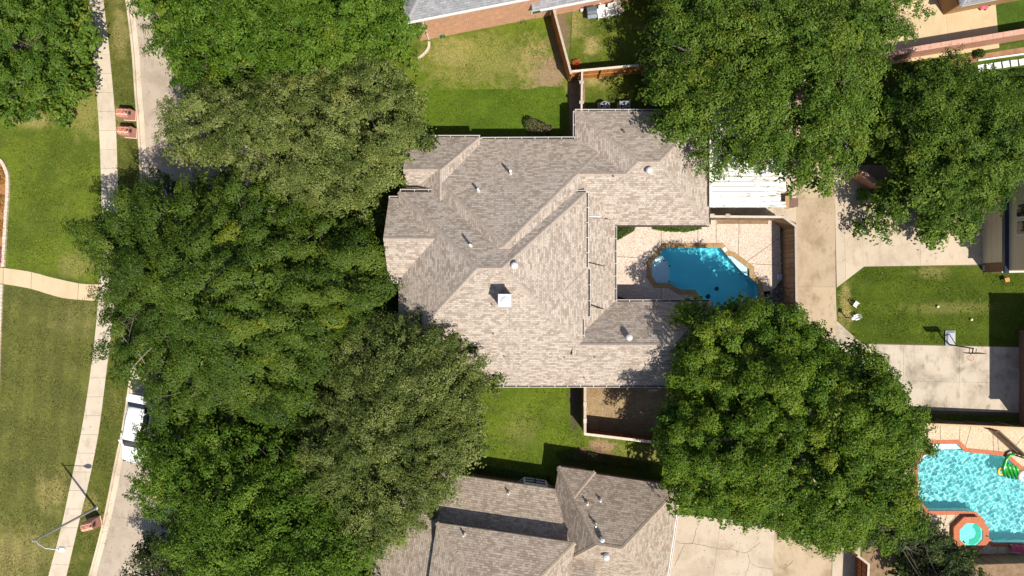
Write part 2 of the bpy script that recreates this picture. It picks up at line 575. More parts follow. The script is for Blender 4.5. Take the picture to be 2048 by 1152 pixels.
M['ground'] = grass('ground_grass', (.115, .150, .020), (.070, .105, .014), dryness=.25)

# ------------------------------------------------------------------ ground plan
SW_L = smooth_line([XY(*q) for q in ((165, -80), (176, 0), (185, 97), (193, 180), (199, 267), (201, 320), (203, 383), (203, 470), (199, 560), (192, 655), (178, 768), (162, 868), (140, 975), (122, 1058), (97, 1152), (75, 1240))])
SW_R = smooth_line([XY(*q) for q in ((196, -80), (207, 0), (217, 83), (227, 187), (232, 250), (234, 300), (236, 383), (235, 470), (231, 560), (224, 655), (210, 768), (197, 868), (177, 968), (158, 1045), (133, 1152), (110, 1240))])
KB = smooth_line([XY(*q) for q in ((210, -700), (234, -120), (251, 0), (263, 100), (269, 187), (274, 250), (279, 333), (284, 430), (282, 540), (275, 650), (257, 768), (243, 860), (230, 921), (213, 1008), (200, 1065), (177, 1152), (145, 1260), (20, 1800))])
def offset_line(line, d):
    out = []
    for i, p in enumerate(line):
        a = Vector(line[max(i - 1, 0)]); b = Vector(line[min(i + 1, len(line) - 1)])
        t = (b - a).normalized(); n = Vector((-t.y, t.x))
        out.append((p[0] + n.x * d, p[1] + n.y * d))
    return out
KB_IN = offset_line(KB, .16)            # towards the carriageway (line runs north to south)
KB_G = offset_line(KB, .55)
ST_R = offset_line(KB, 8.6)
ST_RO = offset_line(KB, 8.76)
street_hole = KB + ST_RO[::-1]

POOL1 = [XY(*q) for q in ((1302, 527), (1329, 495), (1441, 495), (1455, 511), (1466, 513), (1499, 538), (1499, 553), (1516, 570), (1519, 590), (1500, 632), (1440, 640), (1409, 607), (1389, 580), (1360, 580), (1340, 568), (1312, 566), (1302, 552))]
POOL2 = [XY(*q) for q in ((1835, 922), (1868, 887), (1914, 887), (1930, 903), (2008, 911), (2041, 940), (2120, 945), (2125, 1086), (1986, 1086), (1970, 1070), (1967, 1040), (1951, 1024), (1928, 1022), (1858, 1022), (1835, 1000))]
SPA = []
for k in range(8):
    t = math.pi / 8 + k * math.pi / 4
    c = XY(1936, 1066)
    SPA.append((c[0] + 1.06 * math.cos(t), c[1] + 1.06 * math.sin(t)))

def grow(poly, d):
    """offset a polygon outwards by d"""
    a = sum(poly[i][0] * poly[(i + 1) % len(poly)][1] - poly[(i + 1) % len(poly)][0] * poly[i][1] for i in range(len(poly)))
    s = 1 if a > 0 else -1
    out = []
    n = len(poly)
    for i in range(n):
        p0 = Vector(poly[i - 1]); p1 = Vector(poly[i]); p2 = Vector(poly[(i + 1) % n])
        e1 = (p1 - p0).normalized(); e2 = (p2 - p1).normalized()
        n1 = Vector((e1.y, -e1.x)) * s; n2 = Vector((e2.y, -e2.x)) * s
        b = (n1 + n2)
        b = b / max(.35, b.dot(n1)) if b.length > 1e-4 else n1
        q = p1 + b * d
        out.append((q.x, q.y))
    return out

BIG = [(-420, -420), (420, -420), (420, 420), (-420, 420)]
ground = sheet('ground', BIG, 0.0, M['ground'], holes=[street_hole, grow(POOL1, .02), grow(POOL2, .02)])

# street, gutter and kerbs
def band(name, a, b, z, mat, parent=None, za=None):
    mb = MB()
    for i in range(len(a) - 1):
        mb.poly([(a[i][0], a[i][1], z), (a[i + 1][0], a[i + 1][1], z), (b[i + 1][0], b[i + 1][1], z), (b[i][0], b[i][1], z)])
    return mb.build(name, mat, parent)
street = struct(band('street', KB_IN, ST_R, -.13, M['street']))
# crosswise panels of the concrete street
L = length(KB)
n_pan = int(L / 6.1)
tt = np.linspace(0, 1, n_pan + 1)
for i in range(n_pan):
    ts = np.linspace(tt[i] + .006 / L, tt[i + 1] - .006 / L, 6)
    for (lo, hi, nm) in ((.58, 4.5, 'slab'), (4.512, 8.3, 'slab')):
        a = resample(offset_line(KB, lo), ts); b = resample(offset_line(KB, hi), ts)
        if not (-34 < a[0][1] < 34): continue
        mb = MB(); mb.prism(a + b[::-1], -.128, -.10 + RNG.uniform(-.003, .003))
        mb.build(nm, M['street'], street)
kerb = struct(band('kerb', KB_IN, KB_G, -.105, M['kerb']))
for side, (o0, o1) in (('w', (0.0, .16)), ('e', (8.6, 8.76))):
    n_k = int(L / 3.05)
    tk = np.linspace(0, 1, n_k + 1)
    for i in range(n_k):
        ts = np.linspace(tk[i] + .005 / L, tk[i + 1] - .005 / L, 4)
        a = resample(offset_line(KB, o0), ts); b = resample(offset_line(KB, o1), ts)
        if not (-32 < a[0][1] < 32): continue
        mb = MB(); mb.prism(a + b[::-1], -.2, .025)
        mb.build('kerbstone', M['kerb'], kerb)
# sidewalk slabs
side = struct(band('sidewalk', SW_L, SW_R, .006, M['joint']))
Ls = length(SW_L)
ns = int(Ls / 1.52)
tt = np.linspace(0, 1, ns + 1)
for i in range(ns):
    ts = [tt[i] + .009 / Ls, tt[i + 1] - .009 / Ls]
    a = resample(SW_L, ts); b = resample(SW_R, ts)
    mb = MB(); mb.prism(a + b[::-1], .002, .03 + RNG.uniform(-.006, .006))
    mb.build('slab', M['walk'], side)

# curved front walk of the neighbour on the far side
PW_T = smooth_line([XY(*q) for q in ((-60, 530), (8, 536), (63, 544), (100, 554), (160, 567), (198, 569))])
PW_B = smooth_line([XY(*q) for q in ((-60, 562), (0, 567), (60, 577), (100, 589), (133, 597), (196, 602))])
fw = struct(band('path', PW_T, PW_B, .006, M['joint']))
Lp = length(PW_T)
cuts = [0, .258, .475, .845, 1.0]
for i in range(4):
    ts = np.linspace(cuts[i] + .02 / Lp, cuts[i + 1] - .02 / Lp, 7)
    a = resample(PW_T, ts); b = resample(PW_B, ts)
    mb = MB(); mb.prism(a + b[::-1], .002, .035)
    mb.build('slab', M['path'], fw)

# ------------------------------------------------------------------ lawns
def lawn(name, pts, mat, z=.004): return sheet(name, pts, z, mat)
def wb(px, py, rx, ry, s):
    x, y = XY(px, py); return (x, y, rx / PPM, ry / PPM, s)
TAN = (.30, .21, .12)
M['g_nw'] = grass('lawn_northwest', (.126, .168, .015), (.080, .114, .011), dryness=.22, seed=4,
                  blobs=[wb(175, 220, 45, 60, .45), wb(70, 240, 60, 18, .6), wb(150, 530, 40, 30, .35)])
M['g_sw'] = grass('lawn_southwest', (.135, .145, .030), (.100, .110, .026), dryness=.30, seed=9, stripes=(math.radians(4), 1.5, .22),
                  blobs=[wb(105, 985, 34, 45, .6), wb(30, 1110, 90, 70, .5), wb(150, 640, 60, 40, .2)])
M['g_park'] = grass('parkway_grass', (.115, .125, .022), (.075, .092, .014), dryness=.35, seed=15,
                    blobs=[wb(240, 60, 20, 60, .5), wb(235, 240, 25, 30, .45), wb(180, 1010, 20, 30, .4)])
M['g_n'] = grass('north_lawn', (.125, .175, .012), (.085, .130, .010), dryness=.15, seed=21,
                 blobs=[wb(965, 118, 150, 66, .36), wb(1075, 130, 45, 60, .4), wb(900, 105, 50, 40, .25)],
                 bare=[wb(1100, 145, 42, 45, TAN), wb(848, 210, 14, 22, TAN), wb(1120, 60, 26, 60, (.2, .14, .09))])
M['g_ne'] = grass('northeast_yard_grass', (.115, .150, .014), (.070, .105, .010), dryness=.4, seed=33,
                  blobs=[wb(1185, 90, 22, 22, .8), wb(1140, 45, 40, 40, .5), wb(1190, 155, 40, 20, .7)])
M['g_s'] = grass('south_lawn', (.118, .165, .012), (.075, .115, .010), dryness=.12, seed=27,
                 bare=[wb(1205, 895, 32, 16, (.34, .22, .13)), wb(1180, 912, 46, 18, (.16, .10, .07)), wb(1150, 800, 12, 70, (.10, .075, .05))],
                 blobs=[wb(1040, 860, 40, 40, .2), wb(1290, 910, 60, 20, .4)])
M['g_e'] = grass('east_lawn', (.085, .122, .008), (.055, .088, .006), dryness=.14, seed=41, stripes=(math.radians(91), 1.7, .18),
                 blobs=[wb(1690, 620, 16, 50, .8), wb(1860, 545, 40, 14, .4), wb(1900, 615, 110, 14, .25)])
lawn('lawn', [XY(*q) for q in ((-300, -300), (175, -300), (175, 0), (200, 260), (203, 383), (198, 568), (60, 545), (-60, 532))], M['g_nw'])
lawn('lawn', [XY(*q) for q in ((-300, 562), (0, 567), (133, 597), (196, 602), (178, 768), (140, 975), (97, 1152), (75, 1300), (-300, 1300))], M['g_sw'])
lawn('verge', SW_R + [(p[0] - .01, p[1]) for p in KB[::-1] if -27 < p[1] < 27], M['g_park'])
lawn('lawn', [XY(*q) for q in ((760, -60), (1150, -60), (1135, 140), (1168, 270), (1168, 330), (760, 330))], M['g_n'])
lawn('lawn', [XY(*q) for q in ((1151, -120), (1700, -120), (1700, 330), (1169, 330), (1169, 250), (1140, 140))], M['g_ne'])
lawn('lawn', [XY(*q) for q in ((760, 700), (1168, 700), (1168, 870), (1420, 890), (1420, 1010), (760, 1010))], M['g_s'])
lawn('lawn', [XY(*q) for q in ((1672, 577), (1728, 533), (1965, 528), (2300, 540), (2300, 698), (1990, 692), (1800, 687), (1722, 687), (1672, 640))], M['g_e'], .006)
M['g_ner'] = grass('patio_lawn', (.075, .130, .012), (.050, .095, .010), dryness=.05, seed=52)
lawn('lawn', [XY(*q) for q in ((1987, 0), (2200, -40), (2200, 60), (1998, 92))], M['g_ner'], .006)
lawn('lawn', [XY(*q) for q in ((1940, 120), (2200, 82), (2200, 240), (1940, 240))], M['g_ner'], .006)
M['g_band'] = grass('watered_grass', (.095, .150, .010), (.065, .112, .008), dryness=.06, seed=71)
lawn('lawn', [XY(*q) for q in ((840, 182), (1000, 178), (1060, 179), (1085, 172), (1129, 175), (1131, 210), (1131, 330), (780, 330), (780, 200))], M['g_band'], .008)
# bare side yard of the house behind the fence
sheet('side_yard_ground', [XY(*q) for q in ((1169, 700), (1420, 700), (1420, 884), (1320, 884), (1170, 867))], .008, grass('side_yard', (.40, .29, .16), (.28, .19, .10), dry=(.46, .34, .2), dryness=.4, seed=61))
sheet('side_yard_ground', [XY(*q) for q in ((1136, 150), (1170, 150), (1170, 276), (1140, 276))], .008, M['soil'])

# ------------------------------------------------------------------ alley and driveways
alley = struct(sheet('alley', [XY(*q) for q in ((1590, -200), (1666, -200), (1672, 640), (1660, 1300), (1566, 1300), (1594, 640))], .006, M['joint']))
cut_slabs([XY(*q) for q in ((1590, -200), (1666, -200), (1671, 575), (1673, 640), (1660, 1300), (1566, 1300), (1592, 640))], (),
          [(XY(1500, y), XY(1700, y + 1)) for y in (-60, 90, 240, 397, 573, 740, 900, 1060, 1180)], .004, .034, 'slab', M['alley'], alley)
dw = struct(sheet('driveway', [XY(*q) for q in ((1667, 330), (1972, 330), (1972, 532), (1728, 533), (1673, 576))], .010, M['joint']))
cut_slabs([XY(*q) for q in ((1668, 330), (1972, 330), (1970, 529), (1728, 533), (1673, 575))], (),
          [(XY(1685, 300), XY(1692, 600)), (XY(1722, 300), XY(1727, 600)), (XY(1838, 300), XY(1841, 600)), (XY(1600, 457), XY(2000, 462))],
          .008, .040, 'slab', M['drive'], dw)
dw2 = struct(sheet('driveway', [XY(*q) for q in ((1671, 640), (1722, 686), (2300, 700), (2300, 838), (1690, 822), (1668, 840))], .010, M['joint']))
cut_slabs([XY(*q) for q in ((1673, 642), (1724, 688), (2300, 700), (2300, 832), (1690, 816), (1668, 838))], (),
          [(XY(1810, 500), XY(1804, 900)), (XY(1922, 500), XY(1916, 900)), (XY(2040, 500), XY(2034, 900)), (XY(1600, 757), XY(2200, 770))],
          .008, .040, 'slab', M['drive_grey'], dw2)
dw3 = struct(sheet('driveway', [XY(*q) for q in ((1330, 1020), (1480, 1040), (1545, 1030), (1562, 1300), (1280, 1300))], .010, M['joint']))
cut_slabs([XY(*q) for q in ((1330, 1024), (1480, 1042), (1549, 1026), (1546, 1152), (1540, 1300), (1280, 1300))], (),
          [(XY(1443, 1030), XY(1425, 1160))], .008, .040, 'slab', M['drive'], dw3)
cut_slabs([XY(*q) for q in ((1549.5, 1026), (1582, 1026), (1571, 1300), (1540.5, 1300))], (), [], .008, .046, 'slab', M['alley'], dw3)
dw4 = struct(sheet('driveway', [XY(*q) for q in ((1418, 200), (1591, 200), (1591, 446), (1572, 440), (1418, 440))], .010, M['joint']))
cut_slabs([XY(*q) for q in ((1419, 201), (1590, 201), (1592, 446), (1572, 437), (1419, 437))], (),
          [(XY(1560, 180), XY(1560, 460)), (XY(1400, 330), XY(1600, 330))], .008, .036, 'slab', M['drive'], dw4)
sheet('driveway', [XY(*q) for q in ((1667, 1020), (1722, 1020), (1716, 1300), (1660, 1300))], .03, M['drive'])
sheet('side_yard_ground', [XY(*q) for q in ((1724, 1090), (2200, 1112), (2200, 1320), (1724, 1320))], .005, M['soil'])  # brown colour stands in for deep shade and brown wood here
# cracks in the driveway: thin dark sheets that wander like the real ones
def crack(pts, w, parent, z):
    mb = MB()
    line = smooth_line([XY(*q) for q in pts], 6)
    line = [(p[0] + RNG.uniform(-.03, .03), p[1] + RNG.uniform(-.03, .03)) for p in line]
    a = offset_line(line, w / 2); b = offset_line(line, -w / 2)
    for i in range(len(a) - 1):
        mb.poly([(a[i][0], a[i][1], z), (a[i + 1][0], a[i + 1][1], z), (b[i + 1][0], b[i + 1][1], z), (b[i][0], b[i][1], z)])
    mb.build('crack', M['joint'], parent)
for pts in (((1352, 1082), (1362, 1086), (1383, 1086), (1390, 1070), (1393, 1055)), ((1383, 1086), (1410, 1091), (1440, 1098), (1465, 1098), (1480, 1104), (1494, 1104), (1510, 1092), (1520, 1085)),
            ((1494, 1104), (1500, 1122), (1512, 1132), (1545, 1138)), ((1500, 1122), (1494, 1140), (1490, 1152)), ((1368, 1090), (1356, 1116), (1348, 1132)), ((1568, 1128), (1578, 1130), (1586, 1120))):
    crack(pts, .022, dw3, .048)
pat = struct(sheet('patio', [XY(*q) for q in ((1760, -60), (1985, -60), (1998, 96), (1760, 132))], .010, M['joint']))
M['patio'] = concrete('stamped_patio', (.60, .46, .28), (.46, .34, .2), .5, .8, seed=77)
cut_slabs([XY(*q) for q in ((1760, -60), (1985, -60), (1997, 84), (1998, 96), (1760, 132))], (),
          [(XY(1750, 45), XY(1880, 18)), (XY(1894, 55), XY(1898, 100))], .008, .040, 'slab', M['patio'], pat)

# ------------------------------------------------------------------ the swimming pools
M['plaster'] = simple('pool_plaster', (.52, .84, .95), (.46, .78, .90), .6, 1.2)
M['plaster2'] = simple('pale_pool_plaster', (.78, .90, .88), (.70, .84, .84), .6, 1.2)
M['shelf'] = simple('sun_shelf_plaster', (.80, .84, .86), (.66, .72, .76), .6, 5)
M['coping'] = simple('buff_coping_stone', (.44, .29, .13), (.31, .19, .08), .85, 3.0, bump=.4)
M['coping_brick'] = simple('orange_coping_brick', (.56, .19, .09), (.44, .14, .07), .85, 6.0)
M['tile'] = simple('pool_edge_tile', (.12, .30, .36), (.06, .2, .26), .3, 12)
M['water1'] = water('pool_water', (.30, .88, .97), 1.3, .6, .16, dist=.10)
M['water2'] = water('rippled_pool_water', (.34, .88, .90), 2.3, 1.0, .28, dist=.22)
M['waterS'] = water('spa_water', (.45, .86, .78), 1.2, .10, .04)

def basin(name, outline, depth, zw, mat_p, parent):
    mb = MB()
    n = len(outline)
    a = sum(outline[i][0] * outline[(i + 1) % n][1] - outline[(i + 1) % n][0] * outline[i][1] for i in range(n))
    o = outline if a > 0 else outline[::-1]
    for i in range(n):
        p, q = o[i], o[(i + 1) % n]
        mb.poly([(q[0], q[1], .0), (p[0], p[1], .0), (p[0], p[1], -.26), (q[0], q[1], -.26)], 1)
        mb.poly([(q[0], q[1], -.26), (p[0], p[1], -.26), (p[0], p[1], -depth), (q[0], q[1], -depth)], 0)
    b = mb.build(name, [mat_p, M['tile']], parent)
    bm = fill2d(o)
    me = bpy.data.meshes.new('floor')
    o0 = wpos(parent)
    for v in bm.verts: v.co = Vector((v.co.x - o0.x, v.co.y - o0.y, -depth - o0.z))
    bm.to_mesh(me); bm.free(); me.materials.append(mat_p)
    f = bpy.data.objects.new('floor', me); COL.objects.link(f); f.parent = parent
    return b

def water_sheet(outline, z, mat, parent):
    bm = fill2d(outline)
    me = bpy.data.meshes.new('water')
    o0 = wpos(parent)
    for v in bm.verts: v.co = Vector((v.co.x - o0.x, v.co.y - o0.y, z - o0.z))
    bm.to_mesh(me); bm.free(); me.materials.append(mat)
    f = bpy.data.objects.new('water', me); COL.objects.link(f); f.parent = parent
    return f

def coping(outline, width, piece, z0, z1, mat, name, parent, over=.03, skip=None, max_pieces=300):
    """separate coping pieces butted along the pool edge"""
    inn = grow(outline, -over); out = grow(outline, width)
    n = len(outline); cnt = 0
    for i in range(n):
        a0, a1 = Vector(inn[i]), Vector(inn[(i + 1) % n]); b0, b1 = Vector(out[i]), Vector(out[(i + 1) % n])
        Lx = (a1 - a0).length
        k = max(1, round(Lx / piece))
        for j in range(k):
            t0, t1 = j / k, (j + 1) / k
            g = .012 / max(Lx, .1) / 2
            t0 += g; t1 -= g
            q = [a0.lerp(a1, t0), a0.lerp(a1, t1), b0.lerp(b1, t1), b0.lerp(b1, t0)]
            c = sum(q, Vector((0, 0))) / 4
            if skip and skip(c): continue
            mb = MB(); mb.prism([(p.x, p.y) for p in q], z0, z1 + RNG.uniform(-.004, .004))
            mb.build(name, mat, parent); cnt += 1
    return cnt

def rippled_water(outline, z, mat, parent, step=.05, amp=.0052, wls=(.3, .8)):
    """water surface with real wavelets that focus the sunlight on the pool floor"""
    xs = [p[0] for p in outline]; ys_ = [p[1] for p in outline]
    x0, y0 = min(xs), min(ys_)
    nx = int((min(max(xs), 42.0) - x0) / step) + 2; ny = int((max(ys_) - y0) / step) + 2
    gx, gy = np.meshgrid(x0 + np.arange(nx) * step, y0 + np.arange(ny) * step)
    h = np.zeros_like(gx)
    for _ in range(26):
        wl = NR.uniform(*wls); k = 2 * math.pi / wl; a = NR.uniform(0, 2 * math.pi)
        h += np.sin(k * (gx * math.cos(a) + gy * math.sin(a)) + NR.uniform(0, 6.28)) * amp * wl
    o0 = wpos(parent)
    co = np.stack([gx - o0.x, gy - o0.y, h + z - o0.z], -1).reshape(-1, 3)
    pts = np.column_stack([gx.ravel(), gy.ravel()])
    ins = np.zeros(len(pts), bool); j = len(outline) - 1
    X, Y = pts[:, 0], pts[:, 1]
    big = grow(outline, .03)
    for i in range(len(big)):
        xi, yi = big[i]; xj, yj = big[j]
        ins ^= ((yi > Y) != (yj > Y)) & (X < (xj - xi) * (Y - yi) / (yj - yi + 1e-12) + xi)
        j = i
    idx = np.arange(nx * ny).reshape(ny, nx)
    q = np.stack([idx[:-1, :-1], idx[:-1, 1:], idx[1:, 1:], idx[1:, :-1]], -1).reshape(-1, 4)
    q = q[ins[q].all(1)]
    me = bpy.data.meshes.new('water')
    used = np.unique(q); rem = np.full(nx * ny, -1); rem[used] = np.arange(len(used))
    me.from_pydata(co[used].tolist(), [], rem[q].tolist())
    me.polygons.foreach_set('use_smooth', [True] * len(me.polygons))
    me.materials.append(mat); me.update()
    f = bpy.data.objects.new('water', me); COL.objects.link(f); f.parent = parent
    return f
def clear_water(name, tint):
    m, nt, b_ = new_mat(name); g = NT(nt); nt.nodes.remove(b_)
    gl = g.n("ShaderNodeBsdfGlass"); gl.inputs['Color'].default_value = (*tint, 1); gl.inputs['IOR'].default_value = 1.33; gl.inputs['Roughness'].default_value = 0.0
    g.l(gl.outputs[0], nt.nodes["Material Output"].inputs['Surface'])
    return m
sun_d.cycles.is_caustics_light = True

DECK1 = [XY(*q) for q in ((1205, 440), (1560, 440), (1560, 470), (1562, 560), (1545, 582), (1525, 583), (1530, 600), (1500, 655), (1440, 660), (1396, 616), (1205, 616))]
deck = struct(sheet('pool_deck', DECK1, .010, M['joint'], holes=[grow(POOL1, .22)]))
cut_slabs(DECK1, [grow(POOL1, .36)],
          [(XY(1230, 513), XY(1305, 517)), (XY(1396, 440), XY(1395, 500)), (XY(1432, 440), XY(1432, 500)), (XY(1478, 440), XY(1476, 530)), (XY(1322, 440), XY(1322, 620)), (XY(1496, 521), XY(1560, 475))],
          .008, .045, 'slab', M['agg'], deck, .035)
pool = thing('swimming_pool', 'blue angular swimming pool with buff stone coping in the main back yard', 'swimming pool', XY(1410, 555) + (0,))
basin('basin', POOL1, 1.45, 0, M['plaster'], pool)
coping(POOL1, .34, .62, .0, .062, M['coping'], 'coping_stone', pool)
mb = MB(); mb.prism([XY(*q) for q in ((1302, 552), (1302, 527), (1316, 511), (1326, 512), (1338, 527), (1341, 548), (1339, 567), (1312, 566))], -1.45, -.20)
sh = mb.build('sun_shelf', M['shelf'], pool)
mb = MB(); mb.prism([XY(*q) for q in ((1455, 511), (1466, 513), (1499, 538), (1497, 552), (1490, 549))], -1.45, -.19); mb.build('bench', M['shelf'], pool)
M['navy'] = simple('navy_tile', (.02, .03, .07), None, .3)
for q in ((1328, 521), (1339, 532), (1338, 563)):
    mb = MB(); c = P(*q, -.19); mb.lathe([(.07, 0), (.07, .015)], c, 10); mb.build('tile', M['navy'], pool)
for q in ((1442, 578), (1424, 593)):
    mb = MB(); c = P(*q, 0); mb.lathe([(.17, 0), (.15, .04), (.04, .08)], (c.x, c.y, -1.45), 14); mb.build('drain_cover', M['navy'], pool)
M['shallow'] = water('shallow_water', (.80, .95, .97), 1.3, .6, .16, dist=.08)
SH1 = [XY(*q) for q in ((1302, 552), (1302, 527), (1316, 510.4), (1326, 512), (1338, 527), (1341, 548), (1340, 568), (1312, 566))]
BN1 = [XY(*q) for q in ((1455, 511), (1466, 513), (1499, 538), (1499, 553), (1490, 549))]
DP1 = [XY(*q) for q in ((1316, 510.4), (1329, 495), (1441, 495), (1455, 511), (1490, 549), (1499, 553), (1516, 570), (1519, 590), (1500, 632), (1440, 640), (1409, 607), (1389, 580), (1360, 580), (1340, 568), (1341, 548), (1338, 527), (1326, 512))]
wsurf = rippled_water(DP1, -.10, clear_water('clear_blue_water', (.50, .95, .99)), pool, amp=.0050)
wsurf.cycles.is_caustics_caster = True
for ch_ in pool.children:
    if ch_.name.split('.')[0] in ('floor', 'basin'): ch_.cycles.is_caustics_receiver = True
water_sheet(SH1, -.10, M['shallow'], pool); water_sheet(BN1, -.10, M['shallow'], pool)
M['whiteplastic'] = simple('white_plastic', (.82, .82, .80), (.74, .74, .73), .4, 2)
mb = MB(); c = P(1449, 499); mb.box((c.x, c.y, .08), (.28, .34, .04), math.radians(38)); mb.build('skimmer_lid', M['whiteplastic'], pool)

DECK2 = [XY(*q) for q in ((1790, 846), (2180, 856), (2180, 1112), (1990, 1112), (1880, 1120), (1790, 1040))]
deck2 = struct(sheet('pool_deck', DECK2, .010, M['joint'], holes=[grow(POOL2, .15)]))
M['agg2'] = aggregate('tan_pool_deck_aggregate', (.56, .45, .31), (.44, .33, .2), (.66, .55, .40))
cut_slabs(DECK2, [grow(POOL2, .30)],
          [(XY(1920, 840), XY(1917, 900)), (XY(1938, 865), XY(1927, 905)), (XY(1985, 865), XY(1987, 915)), (XY(2010, 915), XY(2040, 880)), (XY(1880, 1030), XY(1880, 1120)), (XY(2010, 1085), XY(2012, 1112))],
          .008, .045, 'slab', M['agg2'], deck2, .035)
pool2 = thing('swimming_pool', 'turquoise glittering swimming pool with orange brick coping and joined spa', 'swimming pool', XY(1960, 990) + (0,))
basin('basin', POOL2, 1.2, 0, M['plaster2'], pool2)
coping(POOL2, .30, .14, .0, .060, M['coping_brick'], 'coping_brick', pool2,
       skip=lambda c: c.x > 41.5 or (c - Vector(XY(1936, 1066))).length < 1.35)
mb = MB(); mb.prism([XY(*q) for q in ((1835, 922), (1868, 887), (1914, 887), (1928, 901), (1870, 903), (1840, 930))], -1.2, -.22); mb.build('sun_shelf', M['shelf'], pool2)
SH2 = [XY(*q) for q in ((1835, 922), (1868, 887), (1914, 887), (1928, 901), (1870, 903), (1840, 930))]
DP2 = [XY(*q) for q in ((1840, 930), (1870, 903), (1928, 901), (1930, 903), (2008, 911), (2041, 940), (2120, 945), (2125, 1086), (1986, 1086), (1970, 1070), (1967, 1040), (1951, 1024), (1928, 1022), (1858, 1022), (1835, 1000), (1835, 922))]
wsurf = rippled_water(DP2, -.10, clear_water('clear_rippled_water', (.60, .95, .96)), pool2, amp=.0062, step=.036, wls=(.20, .56))
wsurf.cycles.is_caustics_caster = True
for ch_ in pool2.children:
    if ch_.name.split('.')[0] in ('floor', 'basin'): ch_.cycles.is_caustics_receiver = True
water_sheet(SH2, -.10, M['shallow'], pool2)
# raised octagonal spa (its brick rim is a ring of bricks)
mb = MB()
ring = grow(SPA, .42)
mb.prism(ring, -.1, .34); spb = mb.build('spa_wall', M['coping_brick'], pool2)
inner = grow(SPA, -.06)
coping(SPA, .42, .13, .34, .40, M['coping_brick'], 'coping_brick', spb, over=.06)
mb = MB()
for k, p in enumerate(inner):
    q = inner[(k + 1) % 8]
    mb.poly([(p[0], p[1], .40), (q[0], q[1], .40), (q[0], q[1], .345), (p[0], p[1], .345)])
mb.prism(inner, .341, .346); mb.build('spa_floor', M['shelf'], spb)
mb = MB(); c = XY(1936, 1066)
mb.loft([[(c[0] + math.cos(t) * r * .9 + dx, c[1] + math.sin(t) * r * 1.1 + .1, z) for t in np.linspace(-1.9, 1.2, 9)] for r, z, dx in ((.42, .35, 0), (.48, .365, .0), (.78, .365, .05), (.84, .35, .05))], closed=False, caps=False)
mb.build('spa_bench', simple('teal_spa_plaster', (.16, .52, .44), (.12, .42, .36), .5, 3), spb)
water_sheet(grow(SPA, -.07), .372, M['waterS'], spb)
# ------------------------------------------------------------------ houses
M['sh_main'] = shingle('weathered_tan_shingles', (.56, .48, .405), (.33, .258, .200), (.215, .172, .140), 0.0)
M['sh_south'] = shingle('brown_shingles', (.50, .415, .335), (.30, .228, .168), (.19, .146, .112), 3.0)
M['sh_grey'] = shingle('grey_shingles', (.33, .33, .34), (.24, .24, .25), (.18, .18, .19), 5.0)
M['cap'] = simple('hip_cap_shingle', (.45, .375, .315), (.32, .255, .205), .92, 5.0, bump=.4)
M['cap_s'] = simple('brown_hip_cap_shingle', (.44, .35, .27), (.31, .235, .175), .92, 5.0, bump=.4)
M['cap_g'] = simple('grey_hip_cap_shingle', (.34, .34, .35), (.25, .25, .26), .92, 5.0, bump=.4)
M['white'] = simple('white_trim_paint', (.80, .78, .74), (.70, .67, .62), .5, 2)
M['fascia'] = simple('cream_fascia', (.62, .55, .46), (.5, .43, .35), .6, 2)
M['gutter'] = simple('brown_gutter', (.10, .075, .055), (.07, .05, .04), .5, 3)
M['brick_red'] = brickmat('red_brick', (.42, .15, .075), (.34, .11, .055), (.52, .42, .33))
M['brick_dark'] = brickmat('dark_brown_brick', (.32, .14, .085), (.24, .10, .06), (.28, .21, .16), 1.0, .3)
M['brick_orange'] = brickmat('orange_brick', (.56, .245, .125), (.46, .19, .095), (.66, .52, .38), 1.35, .9)
M['glass'] = glassmat('window_glass', (.05, .09, .08))
M['glass_dark'] = glassmat('dark_window_glass', (.015, .02, .03))
M['metal'] = simple('galvanised_metal', (.55, .55, .55), (.45, .45, .46), .4, 3, .6)

def clip(poly, a, b, c):
    """keep the part of a 2-D polygon where a*x + b*y + c >= 0"""
    out = []
    n = len(poly)
    for i in range(n):
        p, q = poly[i], poly[(i + 1) % n]
        dp = a * p[0] + b * p[1] + c; dq = a * q[0] + b * q[1] + c
        if dp >= 0: out.append(p)
        if (dp >= 0) != (dq >= 0):
            t = dp / (dp - dq)
            out.append((p[0] + (q[0] - p[0]) * t, p[1] + (q[1] - p[1]) * t))
    return out

class Frame:
    """a house's own axes: origin and turn"""
    def __init__(self, ox=0, oy=0, ang=0.0):
        self.o = (ox, oy); self.a = ang
        self.c, self.s = math.cos(ang), math.sin(ang)
    def loc(self, x, y):
        dx, dy = x - self.o[0], y - self.o[1]
        return (dx * self.c + dy * self.s, -dx * self.s + dy * self.c)
    def out(self, u, v, z=None):
        x, y = self.o[0] + u * self.c - v * self.s, self.o[1] + u * self.s + v * self.c
        return (x, y) if z is None else (x, y, z)
    def px(self, px, py, z=0.0):
        return self.loc(*XY(px, py, z))

F0 = Frame()

def plane(side, edge, z, s):
    """roof plane rising inwards from an eave: side n/s/e/w, eave coordinate, eave height, slope"""
    if side == 'n': return (0, -s, z + s * edge)
    if side == 's': return (0, s, z - s * edge)
    if side == 'e': return (-s, 0, z + s * edge)
    return (s, 0, z - s * edge)

